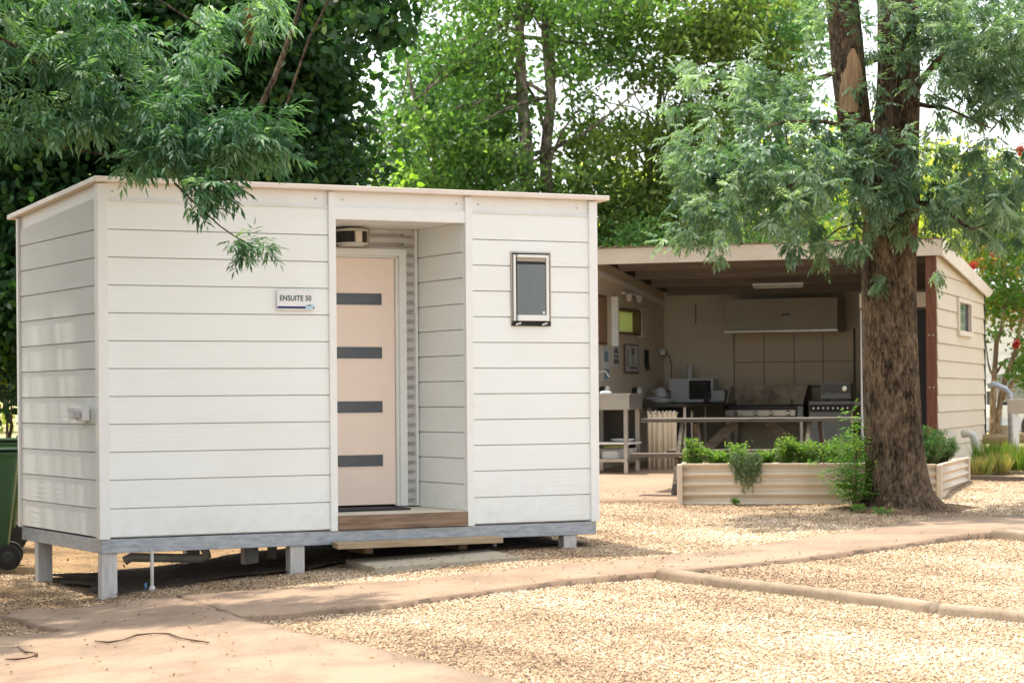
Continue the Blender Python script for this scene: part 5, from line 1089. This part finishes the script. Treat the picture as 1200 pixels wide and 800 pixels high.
# ---- overhanging ash at the upper left
lb = np.array([-6.3, 17.2, float(g(-6.3, 17.2))]); T1 = tree('ash_tree', lb, 'near tree whose leafy branches hang over the left of the cabin roof')
trunk_mesh([(np.array([0, 0, -0.1]), 0.26), (np.array([0.1, 0, 1.5]), 0.2), (np.array([0.3, -0.1, 3.0]), 0.17), (np.array([0.6, -0.2, 5.0]), 0.13), (np.array([1.0, -0.3, 7.5]), 0.07)], 'trunk', mt['bark'], T1, flare=0.3)
mb = MB(); r_ = lambda px, py, Y: at(px, py, Y) - lb
starts = [np.array([0.3, -0.1, 3.0]), np.array([0.45, -0.15, 4.0]), np.array([0.6, -0.2, 5.0])]
for (s_i, tgt, r0) in ((0, r_(60, 150, 15.5), 0.03), (1, r_(180, 130, 15.3), 0.035), (1, r_(300, 160, 15.2), 0.03), (2, r_(250, 40, 15.5), 0.04), (2, r_(100, 20, 15.6), 0.04), (1, r_(215, 200, 15.0), 0.025), (2, np.array([3.6, -0.5, 5.5]), 0.05), (2, np.array([2.4, 1.2, 6.5]), 0.05)):
    limb(mb, starts[s_i], tgt, r0, 0.006, 7, 0.12, 10)
hang = [r_(205, 215, 14.9), r_(222, 232, 14.8), r_(238, 247, 14.75), r_(258, 265, 14.7), r_(275, 277, 14.65), r_(290, 285, 14.6), r_(300, 292, 14.6)]
mb.tube(hang, [0.008, 0.007, 0.006, 0.005, 0.005, 0.004, 0.003], 6)
mb.build('branches', mt['bark_dark'], T1, smooth=True)
A = sample_px([(-30, 160, -40, 30, 26, 15, 16.2), (-20, 120, 20, 110, 18, 15.0, 15.8), (60, 260, 20, 120, 40, 14.9, 16.0), (90, 220, 100, 165, 20, 14.9, 15.6), (-30, 90, 110, 170, 14, 15, 15.6), (160, 320, 120, 195, 38, 14.8, 15.5), (130, 250, 150, 200, 16, 14.8, 15.4), (240, 345, 130, 185, 16, 14.9, 15.4), (200, 340, -20, 60, 16, 15, 16), (225, 275, 205, 232, 10, 14.7, 15.0)])
ashcrown(A, lb, L_ASH, T1, dirc=(-4.5, 17, 4.2), nl=9, leaf=0.17, lt=0.088, w=0.022, nleaf=7, spread=1.0, droop=0.6)
sp = sample_px([(275, 322, 278, 302, 9, 14.5, 14.7)]); ashcrown(sp, lb, L_ASH, T1, name='hanging_sprig', dirc=(-2.2, 15.0, 2.7), nl=6, leaf=0.10, lt=0.07, w=0.014, nleaf=7, spread=0.9, droop=0.4)
over = blob_clusters([((-4.6, 17.6, 6.3), (2.6, 2.0, 1.3), 260), ((-5.6, 16.0, 5.0), (1.2, 1.5, 1.2), 70)], 0)
px_ = proj(over); over = over[(px_[:, 1] < -25)]
ashcrown(over, lb, L_ASH, T1, dirc=(-5, 17, 5), nl=9, leaf=0.2, lt=0.085, w=0.026, nleaf=7)
shade_crown = blob_clusters([((-8.2, 14.0, 3.2), (1.5, 2.6, 2.6), 420), ((-6.6, 12.2, 1.9), (1.2, 1.8, 1.6), 260), ((-5.8, 14.4, 4.6), (1.2, 2.0, 1.3), 260), ((-7.0, 16.2, 3.6), (1.4, 1.6, 1.6), 260), ((-6.9, 15.6, 2.1), (0.9, 2.6, 2.1), 520), ((-5.4, 16.2, 5.8), (1.8, 2.4, 0.9), 240), ((-7.2, 17.0, 6.5), (2.2, 2.6, 1.6), 260)], 0)  # dense foliage added out of view to block light from the cabin's left wall
px_ = proj(shade_crown); shade_crown = shade_crown[(px_[:, 0] < -30) | (px_[:, 1] < -25)]
lb2 = np.array([-8.8, 14.6, float(g(-8.8, 14.6))]); T1b = tree('ash_tree', lb2, 'unseen tree added at the left to shade the end wall of the cabin')
trunk_mesh([(np.array([0, 0, -0.1]), 0.2), (np.array([0.1, 0, 2.5]), 0.15), (np.array([0.3, 0.5, 6.0]), 0.06)], 'trunk', mt['bark'], T1b)
ashcrown(shade_crown, lb2, L_DARK, T1b, dirc=(-8.5, 15, 3.5), nl=10, leaf=0.22, lt=0.12, w=0.05, nleaf=7)

sd_ = at(292, 28, 15.4); n = 700; B = np.clip(rng.normal(size=(n, 3)), -2, 2) * np.array([0.016, 0.016, 0.055]) * np.array([1, 1, 1.0]); B[:, :2] *= 0.45 + 0.55 * (B[:, 2:3] + 0.11) / 0.22 + 0.25 * rng.random((n, 1)); B = B + sd_ - lb; D = unit(n) * 0.4; D[:, 2] -= 1
leaves_mesh('seed_bunch', B, D, 0.035, 0.007, L_SEED, T1)

# ---- dark broad-leafed trees behind the cabin
def broad(base, blobs, label, mat, bark, per=60, spread=0.30, Lf=0.12, Wf=0.10, name='broadleaf_tree', group=None, r=0.2, droop=0.6, lean=0.0, trunks=None, limbs=14, keepf=None):
    base = np.array([base[0], base[1], float(g(base[0], base[1]))]); e = tree(name, base, label, group=group)
    C = blob_clusters([((np.array(b) ), rr, n) for b, rr, n in blobs], 0)
    if keepf is not None: C = C[keepf(proj(C))]
    top = max(b[0][2] for b in blobs); mb = MB()
    if trunks is None: trunks = [((0, 0), (lean, 0), top, r)]
    for (ox, oy), (lx_, ly_), zt2, rr in trunks:
        pts = [np.array([ox, oy, -0.1])]; k = 9
        for i in range(1, k + 1): f = i / k; pts.append(np.array([ox + lx_ * f + rng.normal() * 0.05, oy + ly_ * f + rng.normal() * 0.04, (zt2 - base[2]) * f]))
        mb.tube(pts, [rr * (1 - 0.75 * i / k) for i in range(k + 1)], 10, jit=0.06)
        for _ in range(limbs):
            i = random.randint(3, k); j = random.randrange(len(C)); tgt = C[j] - base
            if np.linalg.norm(tgt - pts[i]) < 3.5: limb(mb, pts[i], tgt, rr * 0.25, 0.008, 5, 0.15, 5)
    mb.build('trunk', bark, e, smooth=True)
    crown('crown', C - base, per, spread, Lf, Wf, mat, e, droop=droop)
    return e
nb = lambda p: ~((p[:, 0] > 405) & (p[:, 0] < 455) & (p[:, 1] < 110)) & (p[:, 0] < 445)
broad((-4.0, 24.5), [((-4.6, 24.2, 4.2), (1.9, 1.0, 2.0), 150), ((-2.6, 24.0, 3.7), (1.2, 0.9, 1.6), 110), ((-4.8, 23.6, 2.4), (1.0, 0.8, 1.2), 60), ((-3.2, 24.6, 6.0), (1.6, 1.0, 1.2), 80), ((-2.5, 23.8, 5.2), (0.9, 0.8, 1.2), 130)],
      'dense dark green broadleaf tree behind the left half of the cabin', L_DARK, mt['bark_dark'], per=125, spread=0.22, Lf=0.105, Wf=0.068, r=0.18, keepf=nb, limbs=7)
broad((-6.6, 25.5), [((-6.4, 25.0, 3.4), (1.8, 1.2, 1.9), 150), ((-6.2, 25.0, 5.8), (1.8, 1.2, 1.5), 100)],
      'dense dark green broadleaf tree at the far left behind the bins', L_DARK, mt['bark_dark'], per=125, spread=0.24, Lf=0.105, Wf=0.068, r=0.18, keepf=lambda p: p[:, 1] < 462, limbs=7)
broad((-1.2, 21.0), [((-1.35, 21.0, 5.0), (0.5, 0.4, 0.45), 14)], 'dark leafed branch tip hanging into the sky gap behind the roof', L_DARK, mt['bark_dark'], per=60, spread=0.12, Lf=0.10, Wf=0.08, r=0.02, trunks=[((-2.4, 0.5), (1.8, 0), 5.6, 0.06)], limbs=1)
broad((-5.25, 24.0), [((-5.3, 24.0, 1.95), (0.5, 0.3, 0.35), 34)], 'sunlit lime green shrub behind the bins at the left edge', L_LIME, mt['bark_grey'], per=34, spread=0.10, Lf=0.09, Wf=0.07, r=0.03, name='young_shrub', limbs=4)
# ---- lime tree seen in the gap
broad((-1.9, 32.0), [((-2.0, 32, 3.6), (0.8, 0.8, 1.1), 60)], 'lime green young tree in the gap right of the dark tree', L_LIME, mt['bark_grey'], per=46, spread=0.2, Lf=0.10, Wf=0.07, r=0.06)
# ---- slim multi-stemmed trees in the middle
mid = [((0.35, 34.0), [((-0.2, 34, 5.2), (1.9, 1.3, 1.6), 120), ((0.8, 34, 7.0), (2.2, 1.4, 1.3), 110), ((-0.6, 33.6, 3.9), (1.4, 1.0, 0.9), 60)], [((-0.12, 0), (-0.06, 0), 8.5, 0.17), ((0.14, 0.1), (0.12, 0), 8.5, 0.15), ((0.3, 0), (2.6, 0.4), 7.6, 0.06), ((-0.3, 0.2), (-1.6, -0.3), 6.4, 0.05)], 'tall twin trunk tree with fine green leaves behind the cabin roof'),
       ((2.0, 34.6), [((2.3, 34.4, 5.0), (1.6, 1.2, 1.4), 95), ((2.9, 34.4, 7.0), (1.7, 1.2, 1.2), 80), ((1.7, 34.0, 3.6), (1.1, 0.9, 0.9), 70)], [((-0.5, 0), (1.0, 0), 7.8, 0.07), ((0.1, 0.1), (0.9, 0), 8.0, 0.08), ((-0.9, 0), (-0.2, 0), 6.5, 0.04)], 'slim leaning multi stem tree between the twin trunk tree and the ash'),
       ((3.9, 35.2), [((4.0, 35, 4.8), (1.4, 1.2, 1.5), 60), ((4.1, 35, 6.8), (1.3, 1.2, 1.0), 40)], [((0, 0), (0.3, 0), 7.6, 0.08), ((0.2, 0), (-0.9, 0), 7.0, 0.05)], 'light green tree behind the grey leafed branches')]
for (b_, bl, tr2, lab), lm_ in zip(mid, (L_MID, L_OLIVE, L_COOL)):
    broad(b_, bl, lab, lm_, mt['bark_grey'], per=92, spread=0.20, Lf=0.095, Wf=0.055, name='slim_tree', group='slim trees behind the kitchen', trunks=tr2, droop=0.35, keepf=lambda p: ~((p[:, 0] > 602) & (p[:, 0] < 656) & (p[:, 1] > 20) & (p[:, 1] < 215) & (rng.random(len(p)) < 0.85)) & ~((p[:, 0] < 455) & (p[:, 1] < 125)))
broad((-0.9, 36.5), [((-1.1, 36.5, 6.0), (1.3, 1.0, 1.5), 100), ((-1.0, 36.5, 4.0), (1.4, 1.0, 1.0), 90)], 'rounded fresh green tree right of the white sky gap', L_COOL, mt['bark_grey'], per=85, spread=0.27, Lf=0.09, Wf=0.055, name='slim_tree', group='slim trees behind the kitchen', r=0.08, keepf=lambda p: (p[:, 0] > 458) | (p[:, 1] > 120))
# ---- hedge behind the kitchen roof
for i, (x, y, lab) in enumerate(((0.9, 33.0, 'glossy dark green shrub just right of the cabin roof end'), (1.9, 32.6, 'glossy green shrub behind the left half of the kitchen roof'), (2.9, 32.3, 'glossy green shrub behind the middle of the kitchen roof'), (4.0, 32.0, 'glossy green shrub behind the kitchen roof near the trunk'))):
    broad((x, y), [((x, y, 3.1 + 0.1 * (i % 2)), (0.7, 0.6, 0.75), 90), ((x, y, 1.8), (0.8, 0.6, 0.9), 50)], lab, L_GLOSS, mt['bark_dark'], per=60, spread=0.16, Lf=0.075, Wf=0.035, name='hedge_shrub', group='shrubs behind the kitchen', r=0.05)
# ---- far sunlit trees
fa = [(-16, 62, 6, 'broad yellow green tree far off at the left edge'), (-9, 56, 6.5, 'sunlit yellow green tree far behind the dark left trees'), (-0.5, 60, 6.3, 'far yellow green tree seen between the slim trunks'), (4.0, 58, 6.8, 'far sunlit tree behind the slim leaning tree'), (8.6, 56, 7.2, 'far bright yellow tree left of the two stemmed trunk'), (11.5, 60, 7.0, 'broad far sunlit tree right of the two stemmed trunk'), (16, 62, 6.0, 'far sunlit tree at the right edge behind the white building')]
for i, (x, y, h, lab) in enumerate(fa):
    broad((x, y), [((x, y, h * 0.62 + 0.5), (2.7, 1.6, h * 0.42), 170), ((x + 0.8, y + 0.5, h * 0.35 + 0.4), (2.4, 1.4, h * 0.35), 100)], lab, L_FAR if x > 3 or x < -4 else L_MID, mt['bark_grey'], per=55, spread=0.5, Lf=0.17, Wf=0.12, name='far_tree', group='sunlit trees far behind', r=0.18)
# ---- red flowering tree at the right
mb0 = at(1168, 512, 32.0); mz = float(g(mb0[0], mb0[1])); base = np.array([mb0[0], mb0[1], mz]); e = tree('flowering_tree', base, 'multi stemmed tree with reddish tinted leaves and red flowers beside the gable')
mb = MB(); rr = lambda px, py, dy=0.0: at(px, py, 32.0 + dy) - base
def way(pts, r0, r1): mb.tube([rr(*p) for p in pts], [r0 + (r1 - r0) * i / (len(pts) - 1) for i in range(len(pts))], 9, jit=0.05)
way([(1163, 545), (1163, 500), (1164, 460), (1166, 430), (1168, 400), (1174, 385), (1178, 350), (1176, 300), (1180, 240)], 0.05, 0.015)
way([(1166, 545), (1168, 500), (1173, 465), (1179, 440), (1187, 420), (1192, 405), (1198, 370), (1205, 330)], 0.05, 0.02)
way([(1172, 470), (1180, 460), (1186, 448), (1195, 442), (1208, 438)], 0.035, 0.02); way([(1167, 438), (1173, 428), (1178, 421), (1190, 418)], 0.02, 0.008); way([(1165, 440), (1161, 436), (1158, 425), (1155, 400)], 0.02, 0.008)
mb.build('trunk', mt['bark_tan'], e, smooth=True)
A = sample_px([(1135, 1215, 250, 330, 95, 31.3, 33.5), (1160, 1215, 330, 380, 40, 31.3, 33), (1150, 1170, 330, 400, 14, 31.5, 33), (1190, 1215, 400, 450, 22, 31.3, 32.6), (1100, 1215, 180, 250, 50, 31.5, 34)])
crown('crown', A - base, 34, 0.13, 0.085, 0.045, L_MYRT, e, droop=0.5)
for (px, py) in ((1191, 403), (1140, 312), (1196, 176), (1166, 300)):
    p = at(px, py, 31.2) - base; n = 50; leaves_mesh('flower', rng.normal(size=(n, 3)) * 0.024 + p, unit(n), 0.05, 0.045, L_RED, e)

print('objects', len(bpy.data.objects), 'polys', sum(len(m.polygons) for m in bpy.data.meshes))
